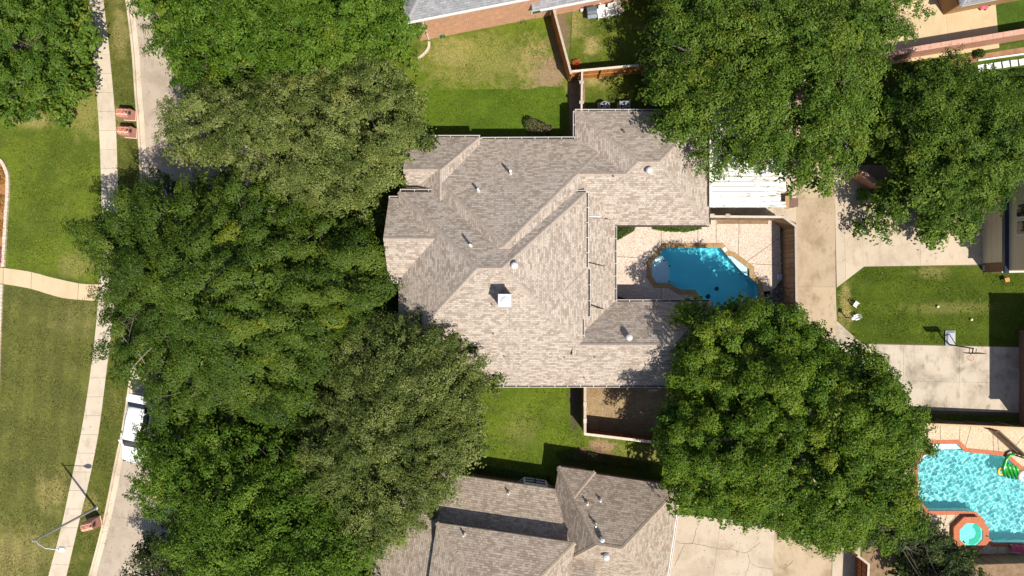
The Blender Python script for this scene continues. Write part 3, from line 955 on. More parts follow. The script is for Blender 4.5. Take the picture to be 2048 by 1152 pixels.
def wing(fr, rect, planes, house, sh, cap, fascia, wall=None, inset=.42, walls=True, caps=True, thick=.17):
    """one roof body: lower envelope of its planes over a rectangle (u0,v0,u1,v1)"""
    u0, v0, u1, v1 = rect
    base = [(u0, v0), (u1, v0), (u1, v1), (u0, v1)]
    def faces(base, pl):
        res = []
        for i, p in enumerate(pl):
            poly = base
            for j, q in enumerate(pl):
                if i == j: continue
                e = 1e-9 * (j - i)
                poly = clip(poly, q[0] - p[0], q[1] - p[1], q[2] - p[2] + e)
                if len(poly) < 3: break
            if len(poly) >= 3:
                cl = [poly[0]]
                for k in poly[1:]:
                    if abs(k[0] - cl[-1][0]) + abs(k[1] - cl[-1][1]) > 1e-5: cl.append(k)
                if abs(cl[0][0] - cl[-1][0]) + abs(cl[0][1] - cl[-1][1]) < 1e-5: cl.pop()
                if len(cl) >= 3: res.append((cl, p))
        return res
    fs = faces(base, planes)
    mb = MB()
    def Z(p, c): return p[0] * c[0] + p[1] * c[1] + p[2]
    def onb(a, b, r):
        for k, e in ((0, r[0]), (0, r[2]), (1, r[1]), (1, r[3])):
            if abs(a[k] - e) < 1e-5 and abs(b[k] - e) < 1e-5: return True
        return False
    for poly, p in fs:
        mb.poly([fr.out(c[0], c[1], Z(p, c)) for c in poly], 0)
        mb.poly([fr.out(c[0], c[1], Z(p, c) - thick) for c in poly[::-1]], 1)
        for i in range(len(poly)):
            a, b = poly[i], poly[(i + 1) % len(poly)]
            if onb(a, b, rect):
                mb.poly([fr.out(a[0], a[1], Z(p, a) - thick), fr.out(b[0], b[1], Z(p, b) - thick), fr.out(b[0], b[1], Z(p, b)), fr.out(a[0], a[1], Z(p, a))], 1)
    roof = mb.build('roof', [sh, fascia], house)
    if caps:
        cm = MB()
        for i in range(len(fs)):
            for j in range(i + 1, len(fs)):
                A, pa = fs[i]; B, pb = fs[j]
                sh_pts = [c for c in A if abs(Z(pa, c) - Z(pb, c)) < 1e-4]
                if len(sh_pts) < 2: continue
                a = Vector(sh_pts[0]); b = Vector(sh_pts[-1])
                for s1 in sh_pts:
                    for s2 in sh_pts:
                        if (Vector(s1) - Vector(s2)).length > (a - b).length: a, b = Vector(s1), Vector(s2)
                Ld = (b - a).length
                if Ld < .3: continue
                if Z(pa, a) > Z(pa, b): a, b = b, a
                d = (b - a).normalized(); n = Vector((-d.y, d.x))
                ca = Vector((sum(c[0] for c in A) / len(A), sum(c[1] for c in A) / len(A)))
                if (ca - a).dot(n) < 0: n = -n
                k = max(1, int(Ld / .21))
                for t in range(k):
                    q0 = a + d * (Ld * t / k); q1 = a + d * min(Ld, (Ld * (t + 1.25) / k))
                    w = .15
                    up0, up1 = .026, .012
                    for pl_, sg in ((pa, 1), (pb, -1)):
                        m0 = q0 + n * (w * sg); m1 = q1 + n * (w * sg)
                        pts = [fr.out(q0.x, q0.y, Z(pl_, q0) + up0), fr.out(q1.x, q1.y, Z(pl_, q1) + up1), fr.out(m1.x, m1.y, Z(pl_, m1) + up1), fr.out(m0.x, m0.y, Z(pl_, m0) + up0)]
                        low = [fr.out(m0.x, m0.y, Z(pl_, m0) + .002), fr.out(q0.x, q0.y, Z(pl_, q0) + .002), pts[0], pts[3]]
                        cm.poly(pts if sg < 0 else pts[::-1]); cm.poly(low)
        if cm.f:
            hc = cm.build('hip_cap', cap, roof)
            hc['kind'] = 'stuff'
    if walls:
        ri = (u0 + inset, v0 + inset, u1 - inset, v1 - inset)
        bi = [(ri[0], ri[1]), (ri[2], ri[1]), (ri[2], ri[3]), (ri[0], ri[3])]
        fi = faces(bi, [(p[0], p[1], p[2] - thick - .01) for p in planes])
        wm = MB()
        for poly, p in fi:
            for i in range(len(poly)):
                a, b = poly[i], poly[(i + 1) % len(poly)]
                if onb(a, b, ri) and min(Z(p, a), Z(p, b)) > .3:
                    wm.poly([fr.out(a[0], a[1], 0), fr.out(b[0], b[1], 0), fr.out(b[0], b[1], Z(p, b)), fr.out(a[0], a[1], Z(p, a))])
        if wm.f: wm.build('wall', wall, house)
    return roof

def gutter(house, a, b, mat_t, mat_l, straps=True, side=1):
    """open trough along an eave from a to b (3-D points); side: +1 trough on the left of a->b"""
    a = Vector(a); b = Vector(b); d = (b - a).normalized(); n = Vector((-d.y, d.x, 0)) * side
    mb = MB()
    w = .13
    mb.beam(a + n * (w * .5) + Vector((0, 0, -.10)), b + n * (w * .5) + Vector((0, 0, -.10)), w, .012, 0)
    mb.beam(a + n * w + Vector((0, 0, -.05)), b + n * w + Vector((0, 0, -.05)), .026, .11, 1)
    mb.beam(a + n * .012 + Vector((0, 0, -.06)), b + n * .012 + Vector((0, 0, -.06)), .012, .09, 0)
    if straps:
        L = (b - a).length; k = max(1, int(L / .95))
        for i in range(k + 1):
            p = a + d * (L * (i + .02) / (k + .04))
            mb.beam(p + n * -.02 + Vector((0, 0, .006)), p + n * w + Vector((0, 0, .006)), .035, .012, 1)
    return mb.build('gutter', [mat_t, mat_l], house)

# ---------- the main house
house = thing('house', 'large tan shingled house with many hips around the pool patio', 'house', XY(1080, 520) + (0,))
S = .72
args = dict(house=house, sh=M['sh_main'], cap=M['cap'], fascia=M['fascia'], wall=M['brick_dark'])
ZR = 8.9; ZE = 4.55
yr = P(0, 536, ZR).y
xe = P(1173, 0, ZE).x; xw = P(797, 0, ZE).x; yn = P(0, 384, ZE).y
ys = P(0, 771, 2.62).y
xrw = P(955, 0, ZR).x; xre = P(1004, 0, ZR).x
pN = plane('n', yr, ZR, (ZR - ZE) / (yn - yr)); pN = (0, pN[1], ZR - pN[1] * yr)
sN = (ZR - ZE) / (yn - yr); pN = (0, -sN, ZR + sN * yr)
sS = (ZR - 2.62) / (yr - ys); pS = (0, sS, ZR - sS * yr)
sE = (ZR - ZE) / (xe - xre); pE = (-sE, 0, ZR + sE * xre)
sW = (ZR - ZE) / (xrw - xw); pW = (sW, 0, ZR - sW * xrw)
x1165 = P(1165, 0, ZE).x; x1177 = P(1177.5, 0, ZE).x
wing(F0, (xw, ys, x1165, yn), [pN, pS, pE, pW], **args)
yA = P(0, 536, ZE).y; yB = P(0, 634, ZE).y
up = lambda p, d: (p[0], p[1], p[2] + d)
wing(F0, (x1165 - 3.2, yA, xe, yn - .003), [up(pN, .004), up(pE, .004), up(pS, .004)], caps=False, **args)
wing(F0, (x1165 - 3.2, yB, x1177, yA - .003), [up(pE, .007), up(pS, .007)], caps=False, **args)
# west gable wing (C)
ZC = 4.38
xcw = P(778, 0, ZC).x; ycn = P(0, 396, ZC).y; ycs = P(0, 567, ZC).y
sC = (6.65 - ZC) / ((ycn - ycs) / 2)
wing(F0, (xcw, ycs, -3.5, ycn), [plane('n', ycn, ZC, sC), plane('s', ycs, ZC, sC)], **args)
# central north mass with its pyramid end
ZN = 2.45
yn2 = P(0, 278, ZN).y
apx = P(1009, 491, 8.15)
sCN = (8.15 - ZN) / (yn2 - apx.y)
pCN = plane('n', yn2, ZN, sCN)
hipE = P(1159, 341, 4.35); sCE = (8.15 - 4.35) / (hipE.x - apx.x)
pCE = (-sCE, 0, 8.15 + sCE * apx.x)
hipW = P(884, 367, 5.05); sCW = (8.15 - 5.05) / (apx.x - hipW.x)
pCW = (sCW, 0, 8.15 - sCW * apx.x)
pCS = (0, 1.6, 8.15 - 1.6 * (apx.y - .05))
xcn0 = P(808, 0, ZN).x
wing(F0, (xcn0, apx.y - 1.5, 7.0, yn2), [pCN, pCE, pCW, pCS], **args)
# north-east mass
ZB = 2.32; SB = .60
xb0 = P(1150, 0, ZB).x; xb1 = P(1418, 0, ZB).x; yb0 = P(0, 450, ZB).y; yb1 = P(0, 222, ZB).y
wing(F0, (xb0, yb0, xb1, yb1), [plane('n', yb1, ZB, SB), plane('s', yb0, ZB, SB), plane('e', xb1, ZB, SB), plane('w', xb0, ZB, SB)], **args)
# link wing: north face with the central mass, south face with the north-east mass
wing(F0, (2.0, yb0 + .003, xb0 + 5.2, yn2 - .003), [up(pCN, -.004), up(plane('s', yb0, ZB, SB), .006)], caps=True, **args)
# north-west hipped bay (D1) and its west gable (D2)
ZD = 2.75
yd = P(0, 274, ZD).y; xde = P(960, 0, ZD).x
ap = P(880, 341, 5.1)
sDn = (5.1 - ZD) / (yd - ap.y); sDe = (5.1 - ZD) / (xde - ap.x)
xdw = ap.x - (xde - ap.x)
wing(F0, (xdw, ap.y - 2.6, xde, yd), [plane('n', yd, ZD, sDn), plane('e', xde, ZD, sDe), plane('w', xdw, ZD, sDe)], **args)
yd2s = P(0, 396, ZD).y
yr2 = P(0, 345.5, 4.75).y
xg = P(807, 0, 4.75).x
sD2 = (4.75 - ZD) / (yr2 - yd2s)
wing(F0, (xg, yd2s, ap.x, yd - .003), [up(plane('n', yd, ZD, sDn), -.004), plane('s', yd2s, ZD, sD2)], **args)
# porch strip on the east side
ZP = 2.42; SP = .70
xp = P(1230, 0, ZP).x
wing(F0, (4.4, P(0, 618, ZP).y - 3.4, xp, P(0, 440, ZP).y), [plane('e', xp, ZP, SP)], caps=False, inset=.5, **args)
# south-east wing
ZSE = 2.42
yse = P(0, 603, ZSE).y
rz_ = P(0, 688, 4.95)
sSEn = (4.95 - ZSE) / (yse - rz_.y)
xse = P(1425, 0, ZSE).x
wing(F0, (4.6, ys + .003, xse, yse), [plane('n', yse, ZSE, sSEn), up(pS, .004), plane('e', xse, ZSE, .72)], **args)

# gutters along the eaves
gw = M['white']; gb = M['gutter']
gutter(house, P(1150, 277, ZN) * 1, P(963, 278, ZN), gb, gw, side=-1)
gutter(house, P(960, 274, ZD), P(812, 274, ZD), gb, gw, side=-1)
gutter(house, P(1418, 222, ZB), P(1150, 222, ZB), gb, gw, side=-1)
gutter(house, P(1150, 222, ZB), P(1150, 277, ZB), gb, gw, side=-1)
gutter(house, P(886, 382, ZE), P(800, 382, ZE), gb, gw, side=-1)
gutter(house, P(799, 396, ZC), P(778, 396, ZC), gb, gw, side=-1)
gutter(house, P(1173, 384, ZE), P(1133, 384, ZE), gb, gw, side=-1)
gutter(house, P(1173, 536, ZE), P(1173, 384, ZE), gb, gw, side=-1)
gutter(house, P(1177.5, 634, ZE), P(1177.5, 537, ZE), gb, gw, side=-1)
gutter(house, P(1165, 704, ZE), P(1165, 637, ZE), gb, gw, side=-1)
gutter(house, P(1230, 602, ZP), P(1230, 452, ZP), gb, gw, side=-1)
gutter(house, P(1232, 450, ZB), P(1418, 450, ZB), gb, gb, side=-1)
gutter(house, P(1418, 448, ZB), P(1418, 224, ZB), gb, gb, side=-1)
gutter(house, P(980, 771, 2.62), P(1420, 771, 2.62), gb, gw, side=-1)
gutter(house, P(1420, 603, ZSE), P(1232, 603, ZSE), gb, gw, side=-1)

def roof_z(x, y):
    """height of the highest roof surface below a point"""
    dg = bpy.context.evaluated_depsgraph_get()
    hit, loc, *_ = scene.ray_cast(dg, Vector((x, y, 30)), Vector((0, 0, -1)))
    return loc.z if hit else 0.0
bpy.context.view_layer.update()
def roof_pt(px, py):
    z = 5.0
    for _ in range(5):
        q = P(px, py, z); z = roof_z(q.x, q.y)
    return P(px, py, z)

# things that pass through the roof
def pipe_vent(parent, px, py, h=.5, r=.055):
    b = roof_pt(px, py)
    mb = MB()
    mb.lathe([(r, -.1), (r, h), (r * .8, h)], b, 10)
    v = mb.build('vent_pipe', M['whiteplastic'], parent)
    mb = MB(); mb.lathe([(.15, -.05), (.13, .06), (r + .012, .12)], b, 12); mb.build('flashing', M['fascia'], v)
    return v
def turbine(parent, px, py, r=.26):
    b = roof_pt(px, py)
    mb = MB()
    mb.lathe([(r * .62, -.3), (r * .62, .16), (r * .7, .18)], b, 20)
    v = mb.build('turbine_vent', M['whiteplastic'], parent, smooth=True)
    mb = MB()
    n = 22
    for k in range(n):
        t0 = 2 * math.pi * k / n; t1 = t0 + 2 * math.pi / n * .8
        rings = []
        for (rr, z) in ((.62, .18), (.98, .30), (1.0, .42), (.7, .55), (.25, .60)):
            rings.append([(b.x + math.cos(t0) * rr * r, b.y + math.sin(t0) * rr * r, b.z + z), (b.x + math.cos(t1) * rr * r * .93, b.y + math.sin(t1) * rr * r * .93, b.z + z)])
        for i in range(4): mb.poly([rings[i][0], rings[i][1], rings[i + 1][1], rings[i + 1][0]])
    mb.lathe([(.3 * r, .59), (.3 * r, .62), (.1 * r, .64)], b, 14)
    mb.build('turbine_head', M['whiteplastic'], v)
    return v
def slot_vent(parent, px, py, s=.2):
    b = roof_pt(px, py)
    mb = MB(); mb.box((b.x, b.y, b.z + .03), (s * .6, s, .09), .5); return mb.build('roof_vent', M['gutter'], parent)

for q in ((1021, 347, 1.05), (957, 382, .75), (942, 492, 1.0)): pipe_vent(house, q[0], q[1], q[2], .09)
for q in ((1029, 531), (1297, 342), (1257, 674)): turbine(house, *q)
for q in ((983, 608), (986, 667), (1008, 712), (1128, 714), (1189, 714), (1168, 755), (1226, 352), (1247, 263)): slot_vent(house, q[0], q[1], .16 if q[1] != 263 else .3)
# chimney
cb = roof_pt(1010, 602); ctop = P(1010, 602, cb.z + 2.2)
ch = MB(); ch.prism([(ctop.x + sx * .42, ctop.y + sy * .42) for sx, sy in ((-1, -1), (1, -1), (1, 1), (-1, 1))], cb.z - 1.2, cb.z + 2.11)
chim = ch.build('chimney', M['fascia'], house)
mb = MB(); mb.box((ctop.x, ctop.y, cb.z + 2.15), (.93, .93, .07)); mb.lathe([(.30, 2.18), (.26, 2.24), (.05, 2.27)], (ctop.x, ctop.y, cb.z), 14)
cc_ = mb.build('chimney_cap', simple('white_sheet_metal', (.66, .69, .72), (.50, .53, .57), .35, 4), chim)
mb = MB()
for sx, sy, lx, ly in ((0, 1, .93, .03), (0, -1, .93, .03), (1, 0, .03, .87), (-1, 0, .03, .87)):
    mb.box((ctop.x + sx * .45, ctop.y + sy * .45, cb.z + 2.20), (lx, ly, .04))
mb.build('cap_rim', M['metal'], cc_)
# downspout and thin dark strips on the porch roof
a = roof_pt(1178, 433); b = roof_pt(1200, 433)
mb = MB(); mb.beam(a + Vector((0, 0, .06)), b + Vector((0, 0, .06)), .08, .06); mb.build('downspout', M['white'], house)
for (x0, y0, x1, y1) in ((1178, 526, 1208, 533), (1180, 614, 1206, 618)):
    a = roof_pt(x0, y0); b = roof_pt(x1, y1)
    mb = MB(); mb.beam(a + Vector((0, 0, .12)), b + Vector((0, 0, .01)), .02, .24); mb.build('roof_strip', M['gutter'], house)
a = roof_pt(1130, 581); b = roof_pt(1172, 538)
mb = MB(); mb.beam(a + Vector((0, 0, .02)), b + Vector((0, 0, .02)), .10, .05); mb.build('roof_strip', M['cap'], house)  # thin hip cap strip on the main roof

# ---------- south neighbour
FS = Frame(*XY(1117, 933, 2.5), math.radians(-8.3))
hs = thing('house', 'brown shingled house with a white bay window south of the main house', 'house', FS.out(3, -8) + (0,))
args = dict(house=hs, sh=M['sh_south'], cap=M['cap_s'], fascia=M['fascia'], wall=M['brick_dark'])
zs = 2.5
u_e = FS.px(1356, 1010, zs)[0]
v_n = FS.px(1250, 957, zs)[1]
rz1 = 6.2
r1 = FS.px(1193, 1090, rz1); r2 = FS.px(1244, 1098, rz1)
vr = (r1[1] + r2[1]) / 2
sn = (rz1 - zs) / (v_n - vr)
v_s = vr - (v_n - vr)
u_w = 0.0
wing(FS, (u_w, v_s, u_e, v_n), [plane('n', v_n, zs, sn), plane('s', v_s, zs, sn), plane('e', u_e, zs, (rz1 - zs) / (u_e - r2[0])), plane('w', u_w, zs, (rz1 - zs) / (r1[0] - u_w))], **args)
# bay with hipped end
v_d = 0.0
u_d = FS.px(1190, 946, zs)[0]
ad = FS.px(1148, 996, 4.05)
wing(FS, (u_w + .003, -5.5, u_d, v_d), [plane('n', v_d, zs, (4.05 - zs) / (v_d - ad[1])), plane('e', u_d, zs, (4.05 - zs) / (u_d - ad[0])), plane('w', u_w, zs - .004, (4.05 - zs) / (ad[0] - u_w))], **args)
# low north roof on the west
v_l = FS.px(1020, 965, zs)[1]
u_l = FS.px(775, 930, zs)[0]
wing(FS, (u_l, v_l - 9, u_w + 3.5, v_l), [plane('n', v_l, zs, .52), plane('w', u_l, zs, .52)], **args)
# upper roof
zu = 5.25
v_u = FS.px(1000, 1064, zu)[1]
u_u0 = FS.px(872, 1055, zu)[0]; u_u1 = FS.px(1150, 1090, zu)[0]
wing(FS, (u_u0, v_u - 11, u_u1, v_u), [plane('n', v_u, zu, .62), plane('w', u_u0, zu, .62), plane('e', u_u1, zu, .62), plane('s', v_u - 11, zu, .62)], **args)
bpy.context.view_layer.update()
gutter(hs, FS.out(u_e, v_s, zs), FS.out(u_e, v_n, zs), M['white'], M['white'], straps=False, side=-1)
for q in ((1017, 985, .5), (1174, 1006, .45), (1200, 1000, .4), (928, 1068, .5), (1190, 1048, .6)): pipe_vent(hs, q[0], q[1], q[2], .06)
turbine(hs, 1211, 1110); turbine(hs, 1203, 1076, .2)
# bay window in its north wall
vw = v_l - .42
bu0 = FS.px(1036, 960, 1.2)[0]; bu1 = bu0 + 2.7
bay = MB()
pl = [(bu0, vw - .05), (bu0 + .5, vw + .42), (bu1 - .5, vw + .42), (bu1, vw - .05)]
bay.prism([FS.out(*p) for p in pl], .35, .60); bay.prism([FS.out(*p) for p in pl], 2.02, 2.22)
bw = bay.build('bay_window', M['white'], hs)
for i in range(3):
    a, b = Vector(pl[i]), Vector(pl[i + 1])
    k = 2 if i == 1 else 1
    for j in range(k):
        q0 = a.lerp(b, j / k); q1 = a.lerp(b, (j + 1) / k)
        mb = MB()
        d = (q1 - q0).normalized(); n = Vector((-d.y, d.x))
        c0 = FS.out(*q0); c1 = FS.out(*q1)
        for z0, z1 in ((.6, 1.3), (1.3, 2.02)):
            mb.poly([(*c0, z0), (*c1, z0), (*c1, z1), (*c0, z1)])
        pane = mb.build('pane', M['glass_dark'], bw)
        fm = MB()
        off = Vector(FS.out(q0.x + n.x * .03, q0.y + n.y * .03)) - Vector(c0)
        def V3(c, z): return Vector((c[0] + off.x, c[1] + off.y, z))
        for z in (.64, 1.31, 1.99): fm.beam(V3(c0, z), V3(c1, z), .05, .07)
        for c in (c0, c1): fm.beam(V3(c, .6), V3(c, 2.02), .10, .05)
        fm.build('sash', M['white'], bw)
mb = MB(); q = FS.out(FS.px(1080, 940, 1.5)[0] + 1.0, v_d - .40)
for k in range(2):
    pass
wx = .75
c = FS.out(wx, v_d - .405); mb.box((c[0], c[1], 1.5), (1.0, .06, 1.2), FS.a); wn = mb.build('window', M['white'], hs)
mb = MB()
for z in (1.2, 1.8): mb.box((c[0] + .02, c[1], z), (.84, .09, .48), FS.a)
mb.build('pane', M['glass_dark'], wn)

# ---------- north neighbour in orange brick
FN = Frame(*XY(840, 82), math.radians(11.1))
hn = thing('house', 'orange brick house with grey shingles north of the main lawn', 'house', FN.out(6, 5) + (0,))
args = dict(house=hn, sh=M['sh_grey'], cap=M['cap_g'], fascia=M['white'], wall=M['brick_orange'])
EH = 5.15
wing(FN, (-.40, -.42, 10.1, 13), [plane('s', -.42, EH, .6), plane('w', -.40, EH, .6), plane('e', 10.1, EH, .6)], **args)
wing(FN, (9.0, -.45, 34, 12), [plane('s', -.45, 2.75, .6), plane('e', 34, 2.75, .6)], **args)
mb = MB(); p0 = FN.out(.72, -.06); mb.beam((*p0, .1), (*p0, EH - .1), .10, .09); mb.build('downspout', M['white'], hn)
gutter(hn, FN.out(9.6, -.45, 2.75), FN.out(34, -.45, 2.75), M['white'], M['white'], straps=False, side=-1)
gutter(hn, FN.out(-.4, -.42, EH), FN.out(10.1, -.42, EH), M['white'], M['white'], straps=False, side=-1)
uw = FN.px(1082, 20, 1.7)[0]
c = FN.out(uw, .0); mb = MB(); mb.box((c[0], c[1], 1.65), (1.5, .10, 1.2), FN.a); wn = mb.build('window', M['white'], hn)
mb = MB(); mb.box((c[0], c[1], 1.65), (1.3, .14, 1.0), FN.a); mb.build('pane', M['glass'], wn)
p0 = FN.out(uw + 1.2, -.10); mb = MB(); mb.beam((*p0, .1), (*p0, 2.6), .09, .09); mb.build('downspout', M['white'], hn)

# ---------- east neighbour seen at the edge of the photo
M['stucco'] = simple('beige_siding', (.74, .62, .48), (.68, .56, .43), .8, 2)
M['garage_door'] = simple('beige_garage_door', (.76, .65, .52), (.7, .6, .47), .7, 2)
he = thing('house', 'beige house with garage door and upstairs windows at the edge beside the lawn', 'house', (44, 8, 0))
xg_ = P(1966, 0).x; yg0 = P(0, 545).y; yg1 = yg0 + 13
mb = MB(); mb.prism([(xg_, yg0), (xg_ + 12, yg0), (xg_ + 12, yg1), (xg_, yg1)], 0, 2.55); mb.build('wall', M['brick_dark'], he)
mb = MB(); mb.box((xg_ - .03, yg0 + .75 + 2.4, 1.12), (.08, 4.8, 2.24)); gd = mb.build('garage_door', M['garage_door'], he)
for k in range(4):
    mb = MB(); mb.box((xg_ - .075, yg0 + .75 + 2.4, .28 + k * .56), (.02, 4.72, .53)); mb.build('panel', M['garage_door'], gd)
mb = MB(); mb.box((xg_ - .02, yg0 + .35, .12), (.12, .5, .24)); mb.build('sill', M['fascia'], he)
mb = MB(); mb.box((xg_ - .03, yg0 + 6.5, 2.62), (.34, 13.2, .14)); mb.build('gutter', M['navy'], he)  # roof edge strip; the shade there is put into its navy colour
mb = MB(); mb.prism([(xg_ + .12, yg0 + .1), (xg_ + 12, yg0 + .1), (xg_ + 12, yg1), (xg_ + .12, yg1)], 2.56, 4.7); mb.build('wall', M['stucco'], he)
for yy in (420, 455):
    c = P(2044, yy, 4.1)
    mb = MB(); mb.box((xg_ + .10, c.y, 4.05), (.10, 1.15, 1.1)); w_ = mb.build('window', M['white'], he)
    mb = MB(); mb.box((xg_ + .08, c.y, 4.05), (.10, .95, .92)); mb.build('pane', M['glass_dark'], w_)
mb = MB(); mb.beam((xg_ - .3, yg0 - .02, 2.5), (xg_ + 2.1, yg0 + .02, 2.6), .10, .10); mb.beam((xg_ + 2.0, yg0 - .12, 2.55), (xg_ + 12, yg0 - .12, 2.55), .34, .2)
mb.build('gutter', M['white'], he)
wing(Frame(0, 0), (xg_ - .1, yg0 - .2, xg_ + 13, yg1 + .4), [plane('w', xg_ - .1, 4.75, .5), plane('s', yg0 - .2, 4.75, .5), plane('n', yg1 + .4, 4.75, .5)], he, M['sh_grey'], M['cap_g'], M['white'], walls=False)

# house beyond the edge of the frame whose shadow falls across the lawn and drive
hf = thing('house', 'two storey house past the drive whose shadow falls over lawn and concrete', 'house', (46, -7, 0))
ya = P(0, 586).y - 2.57; yb = P(0, 796).y - 2.57
xf = P(1978, 0).x + 1.96
wing(F0, (xf, yb, xf + 11, ya), [plane('w', xf, 5.2, .55), plane('n', ya, 5.2, .55), plane('s', yb, 5.2, .55)], hf, M['sh_grey'], M['cap_g'], M['white'], M['brick_dark'])

# ---------- north-east neighbour: a corner of wall and roof
FT = Frame(*XY(1886, 30), math.radians(24))
ht = thing('house', 'house corner with brown wall and grey roof above the sunny patio', 'house', FT.out(5, 5) + (0,))
M['brownwall'] = simple('brown_wall', (.36, .21, .10), (.28, .155, .07), .8, 3)
mb = MB(); mb.prism([FT.out(0, 0), FT.out(1.5, 0), FT.out(1.5, 6), FT.out(0, 6)], 0, 1.9, side_mi=0); mb.build('wall', M['brownwall'], ht)
mb = MB(); mb.beam(FT.out(-.03, -.03, 1.93), FT.out(1.5, -.03, 1.93), .16, .06); mb.build('wall_cap', M['fascia'], ht)
FT2 = Frame(*XY(1921, 14, 2.4), math.radians(11))
wing(FT2, (0, 0, 9, 9), [plane('s', 0, 2.5, .4), plane('w', 0, 2.5, .55)], ht, M['sh_grey'], M['cap_g'], M['white'], M['brownwall'], inset=.3)
# ------------------------------------------------------------------ fences and walls
M['cedar'] = wood('orange_cedar', (.50, .215, .055), (.30, .115, .03))
M['cedar_old'] = wood('weathered_cedar', (.30, .20, .125), (.17, .11, .07))
M['cedar_red'] = wood('stained_red_cedar', (.36, .14, .055), (.20, .075, .03))
M['cap_wood'] = wood('silvered_cap_board', (.62, .52, .42), (.44, .36, .29), axis=(1, 1, 1), scale=5)

def fence(label, pts, h, mats, cap_w=.17, side=1, gate_posts=(), group='wooden fences between the yards', rails=True, pickets=True):
    """board fence along ground points; pickets on the side given (+1 left of the run)"""
    root = thing('fence', label, 'fence', (pts[0][0], pts[0][1], 0), 0, group)
    pk = MB(); pk.box((0, 0, h / 2 - .02), (.138, .02, h - .08))
    me = None
    mpk, mcap = mats
    for i in range(len(pts) - 1):
        a = Vector(pts[i]); b = Vector(pts[i + 1]); d = b - a; L = d.length; d.normalize(); n = Vector((-d.y, d.x)) * side
        ang = math.atan2(d.y, d.x)
        k = max(1, round(L / .146))
        if pickets:
            for j in range(k):
                c = a + d * (L * (j + .5) / k) + n * .035 - Vector(pts[0])
                if me is None:
                    o = pk.build('picket', mpk, root, local=True); me = o.data
                    o.location = (c.x, c.y, 0); o.rotation_euler = (0, 0, ang)
                else:
                    shared(me, 'picket', (c.x, c.y, RNG.uniform(-.012, .0)), ang + RNG.uniform(-.02, .02), root)
        m = MB(); m.beam((*(a - d * .06), h + .03), (*(b + d * .06), h + .03 + .004 * i), cap_w, .04); m.build('cap_board', mcap, root)
        if rails:
            for z in (.35, h * .5, h - .25):
                m = MB(); m.beam((*(a - n * .02), z), (*(b - n * .02), z), .045, .09); m.build('rail', mpk, root)
        kp = max(1, round(L / 2.4))
        for j in range(kp + 1):
            c = a + d * (L * j / kp) - n * .09
            m = MB(); m.box((c.x, c.y, h / 2 - .03), (.09, .09, h - .06), ang); m.build('post', mpk, root)
    for g_ in gate_posts:
        m = MB(); m.box((g_[0], g_[1], h + .075), (.34, .24, .05), g_[2]); m.build('post_cap', mcap, root)
    return root
def T(px, py, h): return XY(px, py, h)
hF = 2.2
fence('orange cedar fence with pale cap running down from the brick house to the corner', [T(1105, 10, hF), T(1142, 147, hF)], hF, (M['cedar'], M['cap_wood']), side=-1)
fence('orange cedar fence with exposed rails between the two north yards', [T(1145, 143, hF), T(1262, 132, hF), T(1400, 122, hF)], hF, (M['cedar'], M['cap_wood']), side=1)
g0 = T(1164, 145, hF); g1 = T(1163, 224, hF)
fence('short dark fence with pale cap beside the air conditioners', [g0, g1], hF, (M['cedar_old'], M['cap_wood']), side=-1, cap_w=.14,
      gate_posts=[(*T(1163, 165, hF), 0), (*T(1163, 205, hF), 0)])
hP = 2.35
fence('brown board fence that wraps round the pool deck', [T(1421, 433, hP), T(1566, 434, hP), T(1591, 452, hP), T(1593, 640, hP)], hP, (M['cedar_old'], M['cap_wood']), side=-1,
      gate_posts=[(*T(1424, 431, hP), 0), (*T(1455, 431, hP), 0)])
hS = 2.2
fence('red cedar fence with pale cap around the bare side yard', [T(1170, 772, hS), T(1170, 868, hS), T(1322, 886, hS)], hS, (M['cedar_red'], M['cap_wood']), side=-1, cap_w=.2,
      gate_posts=[(*T(1170, 808, hS), 1.57), (*T(1170, 841, hS), 1.57)])
hE = 2.0
fence('tan fence with slim cap above the turquoise pool', [T(1835, 847, hE), T(2090, 858, hE)], hE, (M['cedar_old'], wood('honey_cap_board', (.62, .45, .26), (.5, .34, .18), axis=(1, 1, 1))), side=-1, cap_w=.14)
fence('slanting row of brown boards by the turquoise pool', [T(1998, 862, 1.6), T(2060, 918, 1.6)], 1.6, (M['cedar_old'], M['cedar_old']), side=1, cap_w=.10)  # slanting board panel along a dark diagonal band
fence('short fence with pale post behind the big tree at the lower edge', [T(1716, 1112, 2.1), T(1737, 1128, 2.1), T(1734, 1200, 2.1)], 2.1, (M['cedar_red'], M['cap_wood']), side=1)
fence('dark fence along the south side of the turquoise pool', [T(1905, 1132, 2.0), T(2100, 1126, 2.0)], 2.0, (M['cedar_old'], M['cedar_old']), side=1, cap_w=.08)

def brick_wall(label, pts, h, w=.30):
    root = thing('brick_wall', label, 'wall', (*pts[0], 0))
    M_ = M['brick_red']
    for i in range(len(pts) - 1):
        a = Vector(pts[i]); b = Vector(pts[i + 1]); d = (b - a).normalized()
        m = MB(); m.beam((*a, h / 2), (*b, h / 2), w, h); m.build('wall_panel', M_, root)
        L = (b - a).length; k = int(L / .78); ang = math.atan2(d.y, d.x)
        for j in range(k):
            c = a + d * (L * (j + .5) / k)
            m = MB(); m.box((c.x, c.y, h + .035), (L / k - .015, w + .1, .07), ang); m.build('coping_stone', M['coping_pink'], root)
    return root
M['coping_pink'] = simple('pink_brick_coping', (.60, .36, .27), (.48, .26, .18), .85, 4)
brick_wall('red brick garden wall between the patio and the planting bed', [T(1700, 122, 2.0), T(1840, 97, 2.0), T(2150, 46, 2.0)], 2.0)
brick_wall('low red brick wall corner half hidden between the two eastern trees', [T(1722, 345, 1.7), T(1757, 369, 1.7), T(1830, 367, 1.7)], 1.7)
